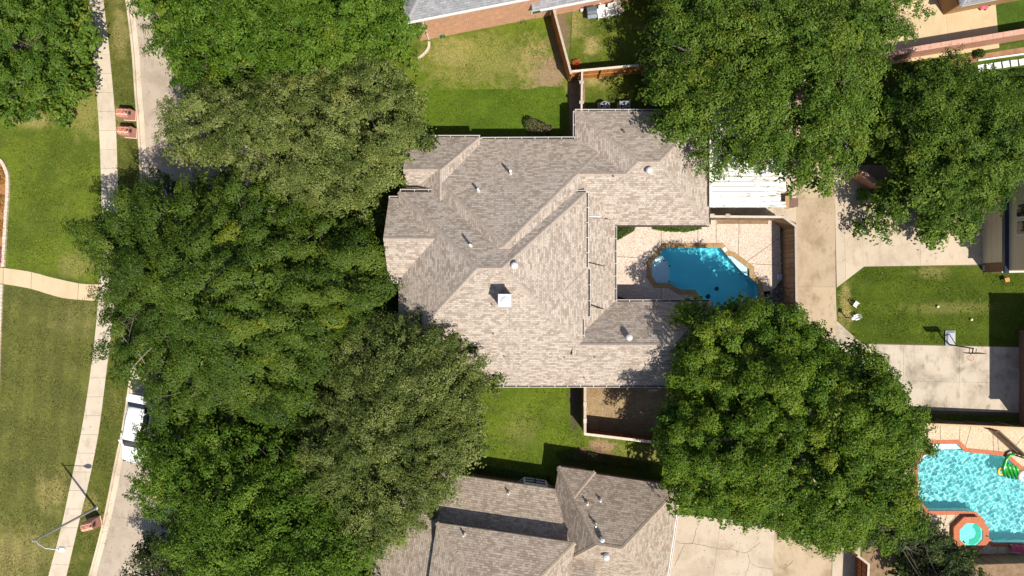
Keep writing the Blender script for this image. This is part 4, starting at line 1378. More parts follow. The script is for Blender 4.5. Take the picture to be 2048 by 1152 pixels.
# planting bed with white edging and stepping stones
sheet('planting_bed', [XY(*q) for q in ((1900, 118), (2200, 70), (2200, 92), (1960, 122), (1900, 140))], .010, M['soil_red'])
edge = thing('bed_edging', 'white concrete edging strip along the soil bed', 'edging', XY(1955, 122) + (0,))
for k in range(12):
    a = Vector(P(1955 + k * 12, 121.5 - k * 1.75)); b = Vector(P(1966.6 + k * 12, 121.5 - (k + .97) * 1.75))
    mb = MB(); mb.beam(a + Vector((0, 0, .05)), b + Vector((0, 0, .05)), .11, .12); mb.build('edging_block', M['whiteplastic'], edge)
for k in range(7):
    c = P(1962 + k * 16.4, 136 - k * 2.35)
    mb = MB(); mb.box((c.x, c.y, .03), (.52, .50, .07), math.radians(9 + RNG.uniform(-3, 3)))
    o = mb.build('stepping_stone', M['whiteplastic'])
    words = ['first', 'second', 'third', 'fourth', 'fifth', 'sixth', 'seventh']
    tag(o, f'pale square stepping stone by the planting bed, {words[k]} from the tree', 'stepping stone', 'stepping stones by the planting bed')

# stone edging and flower bed on the far left
M['limestone'] = simple('limestone', (.66, .56, .45), (.5, .41, .32), .85, 4, bump=.4)
sheet('flower_bed', [XY(*q) for q in ((-120, 318), (0, 320), (12, 335), (16, 360), (12, 430), (5, 534), (-120, 528))], .012, simple('orange_mulch', (.40, .19, .07), (.22, .10, .04), .95, 5, bump=.5))
ed = thing('stone_edging', 'curved cream stone border of the flower bed by the green lawn', 'edging', XY(14, 420) + (0,))
line = smooth_line([XY(*q) for q in ((-40, 306), (-8, 316), (4, 322), (12, 336), (17, 352), (17, 384), (14, 430), (11, 480), (8, 534))], 10)
n_ = int(length(line) / .30)
rs = resample(line, np.linspace(0, 1, n_ + 1))
for i in range(n_):
    a = Vector(rs[i]); b = Vector(rs[i + 1]); c = (a + b) / 2; d = b - a
    mb = MB(); mb.box((c.x, c.y, .08), ((b - a).length - .015, .25 + RNG.uniform(-.03, .03), .20 + RNG.uniform(-.03, .03)), math.atan2(d.y, d.x) + RNG.uniform(-.06, .06)); mb.build('stone', M['limestone'], ed)
ed2 = thing('stone_edging', 'thin cream stone border along the dull striped lawn', 'edging', XY(2, 700) + (0,))
for k in range(34):
    c = P(5 - k * .28, 572 + k * 7.2)
    mb = MB(); mb.box((c.x, c.y, .06), (.20, .27, .16), RNG.uniform(-.08, .08)); mb.build('stone', M['limestone'], ed2)
# curved edging by the brick house
ed3 = thing('stone_edging', 'short curved pale border at the corner of the orange brick house', 'edging', XY(850, 95) + (0,))
line = smooth_line([XY(*q) for q in ((858, 84), (858, 95), (850, 107), (836, 118))], 8)
rs = resample(line, np.linspace(0, 1, 9))
for i in range(8):
    a = Vector(rs[i]); b = Vector(rs[i + 1]); c = (a + b) / 2; d = b - a
    mb = MB(); mb.box((c.x, c.y, .06), (d.length - .015, .2, .16), math.atan2(d.y, d.x)); mb.build('stone', M['limestone'], ed3)

# ------------------------------------------------------------------ carport beside the house
M['carport'] = simple('rusty_white_sheet', (.84, .82, .78), (.80, .77, .72), .5, 1.5)
def rust_sheet():
    m, nt, b = new_mat('white_ribbed_sheet'); g = NT(nt)
    p = g.pos()
    f = g.noise(g.scalevec(p, (.6, 3.2, 1)), 1.7, 5, .7)
    f2 = g.noise(p, .35, 3)
    msk = g.math('MULTIPLY', g.sstep(f, .54, .62), g.sstep(f2, .36, .56))
    c = g.mix(msk, (.86, .84, .80), (.22, .15, .10))
    g.l(c, b.inputs['Base Color']); b.inputs['Roughness'].default_value = .55
    return m
M['carport'] = rust_sheet()
cx0, cx1 = P(1422, 0, 2.6).x, P(1571, 0, 2.6).x
cy0, cy1 = P(0, 413, 2.6).y, P(0, 215, 2.6).y
cp = thing('carport', 'white ribbed metal carport roof against the east side of the main house', 'carport', ((cx0 + cx1) / 2, (cy0 + cy1) / 2, 0))
ny = int((cy1 - cy0) / .36)
for k in range(ny):
    y0 = cy0 + (cy1 - cy0) * k / ny; y1 = cy0 + (cy1 - cy0) * (k + 1) / ny
    mb = MB(); z = 2.6
    x1_ = cx1 + RNG.uniform(-.03, .03) - (.35 if k in (1, 2) else 0)
    prof = [(y0 + .022, z), (y0 + .022, z + .07), (y0 + .08, z + .075), (y0 + .11, z + .01), (y1 - .022, z + .01), (y1 - .022, z - .004)]
    mb.loft([[(x, p[0], p[1]) for p in prof] for x in (cx0, x1_)])
    mb.build('roof_panel', M['carport'], cp)
mb = MB(); mb.box((cx0 - .06, (cy0 + cy1) / 2, 2.62), (.16, cy1 - cy0 + .1, .18)); mb.build('gutter', M['white'], cp)
mb = MB(); mb.box(((cx0 + cx1) / 2, cy0 - .03, 2.58), (cx1 - cx0 + .1, .06, .16)); mb.build('fascia', M['white'], cp)
for (x, y) in ((cx1 - .25, cy0 + .2), (cx1 - .25, cy1 - .2), (cx0 + .2, cy0 + .2)):
    mb = MB(); mb.box((x, y, 1.28), (.12, .12, 2.56)); mb.build('post', M['white'], cp)
for k in range(3):
    x = cx0 + .9 + k * 1.7
    mb = MB(); mb.beam((x, cy0 + .1, 2.45), (x - .5, cy0 - .0, 1.9), .06, .06); mb.build('brace', M['white'], cp)
M['tanwood'] = wood('tan_board', (.46, .29, .14), (.34, .2, .09))
mb = MB(); mb.box((cx1 + .14, cy0 + .32, 2.55), (.32, 1.0, .08)); mb.build('end_board', M['tanwood'], cp)
brown = simple('brown_cabinet', (.20, .11, .09), (.15, .08, .065), .7, 3)
c = P(1577, 408)
mb = MB(); mb.box((c.x, c.y, .5), (.62, .62, 1.0)); mb.box((c.x, c.y, 1.03), (.68, .68, .06)); mb.box((c.x - .32, c.y, .5), (.02, .5, .8))
tag(mb.build('storage_cabinet', brown), 'brown box cabinet at the carport corner beside the alley', 'cabinet')

# ------------------------------------------------------------------ street lamp
M['lamp_metal'] = simple('painted_lamp_metal', (.46, .47, .47), (.38, .39, .40), .4, 2, .3)
b0 = P(192, 1016)
lamp = thing('street_lamp', 'tall grey street lamp with curved arm beside the sidewalk', 'street lamp', b0)
t0 = P(66, 1078, 7.1)
mb = MB(); mb.lathe([(.17, 0), (.17, .05), (.12, .08), (.12, .3), (.105, .32), (.06, 7.05), (.075, 7.08), (.05, 7.2)], b0, 14); mb.build('pole', M['lamp_metal'], lamp, smooth=False)
top = Vector((b0.x, b0.y, 6.95))
e1 = P(112, 1099, 7.6)
pts = [top, top.lerp(e1, .25) + Vector((0, -.10, .12)), top.lerp(e1, .6) + Vector((0, -.10, .22)), e1]
mb = MB(); mb.tube(pts, [.035, .033, .03, .03], 8); mb.build('arm', M['whiteplastic'], lamp)
hd = (P(131, 1099, 7.6) - e1)
rings = []
for t, w, h_ in ((0, .05, .05), (.15, .10, .07), (.45, .19, .11), (.75, .19, .12), (.95, .12, .08), (1.0, .05, .04)):
    c = e1 + hd * t
    s_ = Vector((-hd.y, hd.x, 0)).normalized()
    rings.append([c + s_ * (w * math.cos(a)) + Vector((0, 0, h_ * math.sin(a))) for a in np.linspace(0, 2 * math.pi, 12, endpoint=False)])
mb = MB(); mb.loft(rings); lh = mb.build('lamp_head', M['whiteplastic'], lamp, smooth=True)
c = e1 + hd * .4; mb = MB(); mb.lathe([(.04, .10), (.04, .16), (.02, .17)], c, 10); mb.build('photocell', M['lamp_metal'], lh)

# ------------------------------------------------------------------ brick mailboxes
M['brick_box'] = brickmat('mailbox_brick', (.50, .16, .09), (.36, .10, .06), (.66, .52, .44), 1.7, .4)
M['blackmetal'] = simple('black_metal', (.025, .025, .028), (.015, .015, .017), .45, 4)
def mailbox(px, py, label, rz):
    c = P(px, py)
    r = thing('mailbox', label, 'mailbox', c, rz, 'brick mailboxes along the kerb')
    mb = MB(); w, d = .36, .44
    prof = [(-w, 0), (w, 0), (w, 1.0)] + [(w * math.cos(t), 1.0 + .36 * math.sin(t)) for t in np.linspace(.25, math.pi - .25, 9)] + [(-w, 1.0)]
    mb.loft([[(x, y, z) for (y, z) in prof] for x in (-d, d)])
    mb.build('brick_pier', M['brick_box'], r, local=True)
    mb = MB(); prof = [(-.13, .95), (.13, .95), (.13, 1.10), (.08, 1.18), (-.08, 1.18), (-.13, 1.10)]
    mb.loft([[(x, y, z) for (y, z) in prof] for x in (d - .02, d + .05)]); mb.build('mailbox_door', M['blackmetal'], r, local=True)
    mb = MB(); mb.box((d - .06, 0, 1.375), (.12, .10, .05)); mb.build('flag', M['blackmetal'], r, local=True)
    mb = MB(); mb.box((0, 0, .06), (d * 2 + .10, w * 2 + .10, .12)); mb.build('footing', M['brick_box'], r, local=True)
    return r
mailbox(262, 232, 'brick mailbox by the kerb, upper of the pair', math.radians(-4))
mailbox(264, 267, 'brick mailbox by the kerb, lower of the pair', math.radians(-4))
mailbox(193, 1043, 'orange brick mailbox standing next to the street lamp', math.radians(14))

# ------------------------------------------------------------------ parked SUV
M['carpaint'] = simple('white_car_paint', (.86, .87, .88), (.83, .84, .85), .25, 1, 0, 0, .6)
M['tyre'] = simple('tyre_rubber', (.03, .03, .03), (.02, .02, .02), .8, 8)
M['trimblack'] = simple('black_trim', (.02, .02, .022), None, .5)
M['chrome'] = simple('alloy_wheel', (.6, .6, .62), (.5, .5, .52), .3, 3, .8)
def suv(loc, rz):
    r = thing('parked_car', 'white car parked at the kerb with its tailgate raised under the trees', 'car', loc, rz)
    # car points along +x; half width profile stations (x, belt half width, z of belt, roof half width, z of roof)
    def ring(x, wb_, zlo, zbelt, wr, zr):
        return [(x, -wb_ * .93, zlo), (x, wb_ * .93, zlo), (x, wb_, (zlo + zbelt) * .55), (x, wb_ * .97, zbelt), (x, wr, zr), (x, wr * .45, zr + .025),
                (x, -wr * .45, zr + .025), (x, -wr, zr), (x, -wb_ * .97, zbelt), (x, -wb_, (zlo + zbelt) * .55)]
    mb = MB()
    st = [(-2.35, .80, .42, .78, .70, .84), (-2.28, .90, .30, .98, .78, 1.04), (-1.6, .95, .26, 1.00, .80, 1.06), (.75, .95, .26, .98, .80, 1.02),
          (1.15, .95, .26, .96, .78, 1.03), (1.9, .93, .28, .90, .66, .97), (2.25, .86, .32, .78, .56, .84), (2.42, .70, .40, .62, .45, .66)]
    mb.loft([ring(*s_) for s_ in st]); mb.build('body', M['carpaint'], r, smooth=True, local=True)
    # cabin glass body and roof
    mb = MB()
    g_ = [(-2.2, .80, 1.0, .62, 1.62), (-1.9, .84, 1.0, .66, 1.70), (.35, .84, 1.0, .66, 1.70), (1.12, .76, 1.0, .70, 1.06)]
    mb.loft([[(x, -w0, z0), (x, w0, z0), (x, w1, z1), (x, -w1, z1)] for (x, w0, z0, w1, z1) in g_]); mb.build('window_glass', M['glass_dark'], r, local=True)
    mb = MB()
    rr = [(-2.18, .60, 1.66), (-1.95, .69, 1.72), (-.8, .72, 1.77), (.2, .70, 1.745), (.42, .62, 1.70)]
    mb.loft([[(x, -w, z - .05), (x, w, z - .05), (x, w * .96, z - .005), (x, w * .4, z + .025), (x, -w * .4, z + .025), (x, -w * .96, z - .005)] for (x, w, z) in rr])
    rf = mb.build('roof', M['carpaint'], r, smooth=True, local=True)
    for s_ in (-1, 1):
        mb = MB(); mb.tube([(-1.9, s_ * .60, 1.79), (-1.2, s_ * .62, 1.83), (.1, s_ * .60, 1.79)], .022, 6); mb.build('roof_rail', M['trimblack'], rf, local=True)
        for (x0, z0, x1, z1) in ((.40, 1.69, 1.14, 1.03), (-.55, 1.73, -.55, 1.02), (-1.75, 1.71, -1.85, 1.02)):
            mb = MB(); mb.beam((x0, s_ * .69, z0), (x1, s_ * .85, z1), .09, .05); mb.build('pillar', M['carpaint'], r, local=True)
        mb = MB(); mb.box((.78, s_ * 1.06, 1.06), (.14, .24, .15), s_ * .2); mb.build('wing_mirror', M['carpaint'], r, local=True)
        mb = MB(); mb.box((2.28, s_ * .58, .72), (.22, .32, .12), -s_ * .35); mb.build('headlight', M['glass'], r, local=True)
        for x in (-1.45, 1.45):
            mb = MB(); mb.lathe([(.22, -.11), (.35, -.11), (.36, 0), (.35, .11), (.22, .11)], (0, 0, 0), 20)
            w_ = mb.build('wheel', M['tyre'], r, local=True); w_.location = (x, s_ * .82, .36); w_.rotation_euler = (math.radians(90), 0, 0)
            mb = MB(); mb.lathe([(.21, -.115), (.2, .115)], (0, 0, 0), 16); mb.build('rim', M['chrome'], w_, local=True)
        mb = MB(); mb.box((.0, s_ * .958, .85), (.20, .02, .03)); mb.build('door_handle', M['carpaint'], r, local=True)
    for y in (-.25, .25):
        mb = MB(); mb.beam((1.10, y - .3, 1.055), (1.0, y + .3, 1.13), .02, .012); mb.build('wiper', M['trimblack'], r, local=True)
    # raised tailgate: glass next to the hinge, painted panel beyond
    mb = MB(); mb.loft([[(-2.18, -.60, 1.70), (-2.18, .60, 1.70), (-2.18, .60, 1.75), (-2.18, -.60, 1.75)], [(-2.62, -.66, 1.86), (-2.62, .66, 1.86), (-2.62, .66, 1.91), (-2.62, -.66, 1.91)]])
    tg = mb.build('tailgate', M['glass_dark'], r, local=True)
    mb = MB(); mb.loft([[(-2.60, -.76, 1.80), (-2.60, .76, 1.80), (-2.60, .74, 1.95), (-2.60, -.74, 1.95)], [(-2.85, -.78, 1.82), (-2.85, .78, 1.82), (-2.85, .76, 2.02), (-2.85, -.76, 2.02)], [(-3.18, -.70, 1.74), (-3.18, .70, 1.74), (-3.18, .68, 1.90), (-3.18, -.68, 1.90)]])
    mb.build('tailgate_panel', M['carpaint'], tg, local=True)
    mb = MB(); mb.box((-2.36, 0, .45), (.14, 1.6, .22)); mb.build('bumper', M['trimblack'], r, local=True)
    return r
cc = P(259, 852, 1.75)
suv((cc.x + .02, cc.y - .75, -.11), math.atan2(-.98, -.19))

# ------------------------------------------------------------------ air conditioners behind the house
M['acgrey'] = simple('ac_grey_metal', (.42, .44, .46), (.32, .34, .36), .5, 3, .3)
for k, (px, py, lab) in enumerate(((1210, 215, 'round topped air conditioner under the eave, the one nearer the fence'), (1250, 215, 'square air conditioner under the eave, the one nearer the tree'))):
    c = P(px, py, .8)
    a = thing('air_conditioner', lab, 'air conditioner', (c.x, c.y + .1, 0), 0, 'air conditioners under the north eave')
    mb = MB(); mb.box((c.x, c.y + .1, .05), (1.0, 1.0, .1)); mb.build('pad', M['drive'], a)
    mb = MB()
    if k == 0: mb.lathe([(.42, .1), (.42, .78), (.38, .80)], (c.x, c.y + .1, 0), 20)
    else: mb.box((c.x, c.y + .1, .45), (.84, .84, .70))
    mb.build('case', M['acgrey'], a)
    mb = MB(); mb.lathe([(.34, .80), (.34, .815), (.30, .815), (.30, .803), (.1, .803)], (c.x, c.y + .1, 0), 20); g_ = mb.build('fan_grille', M['blackmetal'], a)
    for q in range(5):
        t = q * math.tau / 5
        mb = MB(); mb.beam((c.x + .06 * math.cos(t), c.y + .1 + .06 * math.sin(t), .815), (c.x + .30 * math.cos(t), c.y + .1 + .30 * math.sin(t), .82), .10, .008); mb.build('blade', M['acgrey'], g_)

# ------------------------------------------------------------------ basketball hoop
M['hoopgrey'] = simple('grey_hoop_base', (.42, .43, .46), (.34, .35, .38), .5, 3)
M['orange'] = simple('orange_rim', (.75, .14, .07), None, .5)
bp = P(1899, 676)
hoop = thing('basketball_hoop', 'portable basketball hoop with grey base at the edge of the drive', 'basketball hoop', bp)
mb = MB(); mb.loft([[(bp.x + sx * w, bp.y + sy * l, z) for sx, sy in ((-1, -1), (1, -1), (1, 1), (-1, 1))] for w, l, z in ((.36, .56, 0), (.36, .56, .12), (.26, .44, .24))]); mb.build('base', M['hoopgrey'], hoop)
mb = MB(); mb.box((bp.x, bp.y, .10), (.78, 1.18, .05)); mb.build('base_rim', M['acgrey'], hoop)
p0 = P(1898, 689, .2); p1 = P(1947, 697, 2.95)
mb = MB(); mb.tube([p0, p1], [.055, .05], 10); mb.build('pole', M['blackmetal'], hoop)
mb = MB(); mb.beam(Vector((bp.x - .2, bp.y + .4, .2)), p0 + Vector((0, .02, .9)), .04, .04); mb.build('strut', M['blackmetal'], hoop)
bb = P(1944, 706, 3.1)
for dz in (-.05, .35):
    for dx in (-.12, .12):
        mb = MB(); mb.beam(p1 + Vector((dx, 0, dz - .2)), Vector((bb.x + dx, bb.y + .03, bb.z + dz - .1)), .035, .035); mb.build('arm', M['blackmetal'], hoop)
mb = MB(); mb.box((bb.x + .1, bb.y, 3.25), (1.15, .03, .75)); bd = mb.build('backboard', glassmat('clear_backboard', (.30, .33, .35)), hoop)
fm = MB()
for z in (2.87, 3.63): fm.box((bb.x + .1, bb.y, z), (1.2, .05, .05))
for x in (-.575, .575): fm.box((bb.x + .1 + x, bb.y, 3.25), (.05, .05, .8))
fm.build('frame', M['blackmetal'], bd)
rc = Vector((bb.x - .0, bb.y - .38, 3.0))
ring_ = [rc + Vector((.225 * math.cos(t), .225 * math.sin(t), 0)) for t in np.linspace(0, math.tau, 25)]
mb = MB(); mb.tube(ring_, .014, 6, cap=False); mb.beam((rc.x, bb.y, 3.0), (rc.x, rc.y + .2, 3.0), .10, .03); rim = mb.build('rim', M['orange'], hoop)
mb = MB()
for k in range(12):
    t = k * math.tau / 12
    for s_ in (1, -1):
        mb.beam(rc + Vector((.22 * math.cos(t), .22 * math.sin(t), -.01)), rc + Vector((.13 * math.cos(t + s_ * .5), .13 * math.sin(t + s_ * .5), -.4)), .008, .008)
mb.build('net', M['whiteplastic'], rim)

# ------------------------------------------------------------------ small things on the east lawn
def kids_chair(px, py, rz, label):
    c = P(px, py)
    r = thing('lawn_chair', label, 'chair', c, rz, 'white chairs on the east lawn')
    r.scale = (.68, .68, .68)
    mb = MB()
    for y in (-.22, 0, .22): mb.box((0, y, .40), (.46, .16, .025))
    mb.build('seat', M['whiteplastic'], r, local=True)
    mb = MB()
    for y in (-.18, 0, .18): mb.beam((-.22, y, .42), (-.42, y, .88), .11, .02)
    mb.build('backrest', M['whiteplastic'], r, local=True)
    for sx, sy in ((-1, -1), (-1, 1), (1, -1), (1, 1)):
        mb = MB(); mb.beam((sx * .20, sy * .26, .40), (sx * .27, sy * .30, 0), .035, .035); mb.build('leg', M['blackmetal'], r, local=True)
    for sy in (-1, 1):
        mb = MB(); mb.beam((-.28, sy * .30, .58), (.24, sy * .30, .60), .06, .03); mb.build('armrest', M['whiteplastic'], r, local=True)
    return r
kids_chair(1708, 609, math.radians(-35), 'white lawn chair on the grass, the upper of two')
kids_chair(1709, 634, math.radians(200), 'white lawn chair on the grass, the lower one beside the lamp post globe')
c = P(1691, 635)
gl = thing('garden_light', 'small post light with white globe at the lawn edge by the alley', 'garden light', c)
mb = MB(); mb.lathe([(.05, 0), (.04, 1.0)], c, 10); mb.build('post', M['blackmetal'], gl)
mb = MB(); mb.lathe([(.05, 1.0), (.14, 1.06), (.17, 1.17), (.14, 1.28), (.04, 1.33)], c, 16); mb.build('globe', M['whiteplastic'], gl, smooth=True)
c = P(2007, 560)
st = thing('stool', 'small orange topped stool on the grass near the beige house', 'stool', c)
mb = MB(); mb.box((c.x, c.y, .42), (.36, .32, .05), .2); mb.build('seat', simple('orange_paint', (.70, .27, .08), None, .5), st)
for sx, sy in ((-1, -1), (-1, 1), (1, -1), (1, 1)):
    mb = MB(); mb.beam((c.x + sx * .15, c.y + sy * .13, .4), (c.x + sx * .18, c.y + sy * .16, 0), .03, .03); mb.build('leg', M['blackmetal'], st)
ballm = simple('cream_ball', (.80, .68, .42), (.7, .58, .34), .5, 6)
for (px, py, lab) in ((1941, 639, 'cream ball lying alone on the east lawn'), (1874, 613, 'tan ball lying on the mown strip of the east lawn')):
    c = P(px, py)
    mb = MB(); mb.lathe([(.02, 0), (.09, .03), (.12, .11), (.09, .19), (.02, .22)], c, 14)
    tag(mb.build('ball', ballm, smooth=True), lab, 'ball', 'balls on the east lawn')

# ------------------------------------------------------------------ grill and garden furniture by the brick house
gp = P(1181, 30)
gr = thing('grill', 'grey barbecue grill standing by the orange brick wall', 'grill', gp, math.radians(8))
gm = simple('grey_grill_enamel', (.16, .19, .22), (.11, .13, .16), .35, 4, .3)
mb = MB(); mb.box((0, 0, .45), (.75, .55, .75)); mb.build('cabinet', gm, gr, local=True)
mb = MB(); mb.loft([[(x, y, z) for (y, z) in ((-.30, .85), (.30, .85), (.30, 1.02), (.15, 1.14), (-.12, 1.14), (-.30, 1.0))] for x in (-.38, .38)]); lid = mb.build('lid', gm, gr, local=True)
mb = MB(); mb.box((0, -.36, .98), (.5, .04, .04)); mb.build('handle', M['chrome'], lid, local=True)
mb = MB(); mb.box((0, -.46, .83), (.74, .28, .03)); mb.build('shelf', simple('steel_blue_shelf', (.28, .33, .38), None, .4), gr, local=True)
for x in (-.32, .32):
    mb = MB(); mb.lathe([(.09, -.03), (.09, .03)], (0, 0, 0), 14); w_ = mb.build('wheel', M['tyre'], gr, local=True); w_.location = (x, .22, .09); w_.rotation_euler = (0, math.radians(90), 0)
tk = P(1163, 22)
gt = thing('gas_bottle', 'white gas bottle beside the grey barbecue', 'gas bottle', tk)
mb = MB(); mb.lathe([(.12, 0), (.15, .05), (.155, .35), (.10, .46), (.05, .48)], tk, 16); mb.build('tank', M['whiteplastic'], gt, smooth=True)
mb = MB(); mb.lathe([(.03, .48), (.03, .56), (.07, .57), (.07, .60)], tk, 10); mb.build('valve', simple('blue_valve', (.10, .10, .30), None, .5), gt)
def slat_chair(px, py, rz, label):
    c = P(px, py)
    r = thing('patio_chair', label, 'chair', c, rz, 'white slatted chairs by the brick house')
    for k in range(5):
        mb = MB(); mb.box((-.24 + k * .12, 0, .36), (.085, .56, .025)); mb.build('seat_slat', M['whiteplastic'], r, local=True)
    for k in range(5):
        mb = MB(); mb.beam((-.28, -.22 + k * .11, .38), (-.52, -.22 + k * .11, .95), .085, .02); mb.build('back_slat', M['whiteplastic'], r, local=True)
    for sy in (-1, 1):
        mb = MB(); mb.beam((-.40, sy * .34, .58), (.34, sy * .34, .60), .11, .03); mb.build('armrest', M['whiteplastic'], r, local=True)
        mb = MB(); mb.beam((.28, sy * .32, .60), (.28, sy * .32, 0), .05, .08); mb.build('leg', M['whiteplastic'], r, local=True)
        mb = MB(); mb.beam((-.30, sy * .30, .40), (-.45, sy * .30, 0), .05, .08); mb.build('leg', M['whiteplastic'], r, local=True)
slat_chair(1203, 32, math.radians(-80), 'white slatted patio chair next to the grey barbecue')
slat_chair(1222, 28, math.radians(-75), 'white slatted patio chair beside the pale urn')
slat_chair(1203, 4, math.radians(-60), 'white slatted patio chair against the brick wall at the top edge')
c = P(1231, 14)
mb = MB(); mb.lathe([(.18, 0), (.24, .04), (.34, .35), (.36, .55), (.28, .72), (.26, .78), (.31, .82), (.31, .85), (.24, .85), (.22, .6), (.05, .55)], c, 20)
tag(mb.build('urn', simple('cream_ceramic', (.72, .64, .52), (.6, .52, .42), .5, 4), smooth=True), 'large cream urn by the brick wall beyond the white chairs', 'urn')
c = P(1240, 27)
bl = thing('bird_bath', 'small pale bird bath beside the white chairs', 'bird bath', c)
mb = MB(); mb.lathe([(.12, 0), (.05, .1), (.04, .6)], c, 12); mb.build('pedestal', M['limestone'], bl)
mb = MB(); mb.lathe([(.04, .6), (.2, .66), (.22, .72), (.19, .72), (.05, .67)], c, 16); mb.build('bowl', M['limestone'], bl)
c = P(885, 72)
hr = thing('hose_reel', 'green hose reel on the lawn below the orange brick wall', 'hose reel', c, math.radians(11))
gm_ = simple('green_hose', (.02, .20, .10), (.01, .12, .06), .4, 6)
mb = MB()
for k in range(5):
    t = np.linspace(0, math.tau, 21)
    mb.tube([(.19 * math.cos(a), -.12 + k * .06, .24 + .19 * math.sin(a)) for a in t], .032, 6, cap=False)
mb.build('hose', gm_, hr, local=True)
for y in (-.17, .17):
    mb = MB(); mb.beam((-.2, y, 0), (0, y, .3), .03, .03); mb.beam((.2, y, 0), (0, y, .3), .03, .03); mb.build('stand', M['blackmetal'], hr, local=True)
# wire trellis leaning by the wall
c = P(1045, 48)
mb = MB(); mb.tube([(c.x - .1, c.y, 0), (c.x - .05, c.y + .1, .5), (c.x + .15, c.y + .1, .6), (c.x + .3, c.y, 0)], .015, 6)
tag(mb.build('hose_hook', M['blackmetal']), 'thin bent wire hook standing at the foot of the brick wall', 'hook')

# toys on the patio
c = P(1973, 12); mb = MB(); mb.lathe([(.10, 0), (.16, .3), (.17, .32), (.15, .32), (.09, .05)], c, 14); tag(mb.build('bucket', simple('teal_plastic', (.10, .55, .48), None, .4)), 'teal bucket at the patio corner', 'bucket')
c = P(1964, 17)
toy = thing('ride_on_toy', 'pink ride on toy on the sunny patio', 'toy', c)
pk = simple('pink_plastic', (.70, .18, .25), (.6, .12, .2), .4, 4)
mb = MB(); mb.loft([[(c.x + x, c.y - .12, z0), (c.x + x, c.y + .12, z0), (c.x + x, c.y + .10, z1), (c.x + x, c.y - .10, z1)] for x, z0, z1 in ((-.3, .12, .2), (-.2, .08, .3), (.1, .08, .26), (.28, .1, .34))]); mb.build('body', pk, toy)
for x in (-.2, .2):
    for y in (-.14, .14):
        mb = MB(); mb.lathe([(.08, -.02), (.08, .02)], (0, 0, 0), 12); w_ = mb.build('wheel', M['tyre'], toy, local=True); w_.location = (x, y, .08); w_.rotation_euler = (math.radians(90), 0, 0)

# ------------------------------------------------------------------ floats in the turquoise pool
zf = -.09
gf = simple('green_vinyl', (.03, .42, .05), (.02, .30, .03), .25, 3, spec=.6)
yf = simple('yellow_vinyl', (.85, .55, .05), None, .25, 3)
c = P(2022, 940)
fl = thing('pool_float', 'green inflatable float with a yellow ring in the turquoise pool', 'pool float', (c.x, c.y, zf))
for k in range(4):
    mb = MB(); a0 = P(2008 + k * 8, 926 + k * 2); a1 = P(2018 + k * 8, 956 + k * 1.0)
    mb.tube([(a0.x, a0.y, zf + .08), (a0.x * .7 + a1.x * .3, a0.y * .7 + a1.y * .3, zf + .10), (a1.x, a1.y, zf + .08)], [.10, .15, .10], 10); mb.build('air_tube', gf, fl, smooth=True)
pts = [P(*q) for q in ((2009, 952), (2005, 935), (2008, 918), (2014, 908), (2022, 905))]
mb = MB(); mb.tube([(p.x, p.y, zf + .1 + .1 * i) for i, p in enumerate(pts)], [.14, .14, .13, .12, .08], 10); mb.build('neck', gf, fl, smooth=True)
c2 = P(2003, 942)
mb = MB(); mb.tube([(c2.x + .25 * math.cos(t), c2.y + .27 * math.sin(t), zf + .06) for t in np.linspace(0, math.tau, 21)], .10, 8, cap=False); mb.build('ring', yf, fl, smooth=True)
c = P(2046, 951)
wf = simple('white_pink_vinyl', (.82, .70, .70), (.7, .45, .48), .3, 2.5)
mb = MB(); mb.lathe([(.25, 0), (.45, .06), (.48, .16), (.38, .26), (.22, .24), (.15, .10)], (c.x, c.y, zf), 18)
tag(mb.build('pool_float', wf, smooth=True), 'round white and pink float at the edge of the turquoise pool', 'pool float')
c = P(2034, 1094)
ln = thing('sun_lounger', 'pink folding lounger on the deck below the turquoise pool', 'lounger', c)
pm = simple('pink_fabric', (.75, .10, .20), (.65, .06, .14), .6, 6)
for k in range(4):
    mb = MB(); mb.box((c.x - .5 + k * .42, c.y - .05 * k, .30), (.38, .58, .03)); mb.build('sling', pm, ln)
for dy in (-.3, .3):
    mb = MB(); mb.beam((c.x - .75, c.y + dy, .28), (c.x + 1.0, c.y + dy - .2, .28), .03, .03); mb.build('frame', M['whiteplastic'], ln)
for x in (-.6, .7):
    for dy in (-.3, .2):
        mb = MB(); mb.beam((c.x + x, c.y + dy, .28), (c.x + x, c.y + dy, .03), .03, .03); mb.build('leg', M['whiteplastic'], ln)
mb = MB(); a = P(1973, 1072, .4)
mb.lathe([(.05, 0), (.05, .05)], a, 10); mb.beam(a + Vector((0, 0, .06)), a + Vector((.25, -.12, .06)), .05, .03)
tag(mb.build('spa_handle', M['blackmetal']), 'dark metal handle on the brick rim of the spa', 'handle')

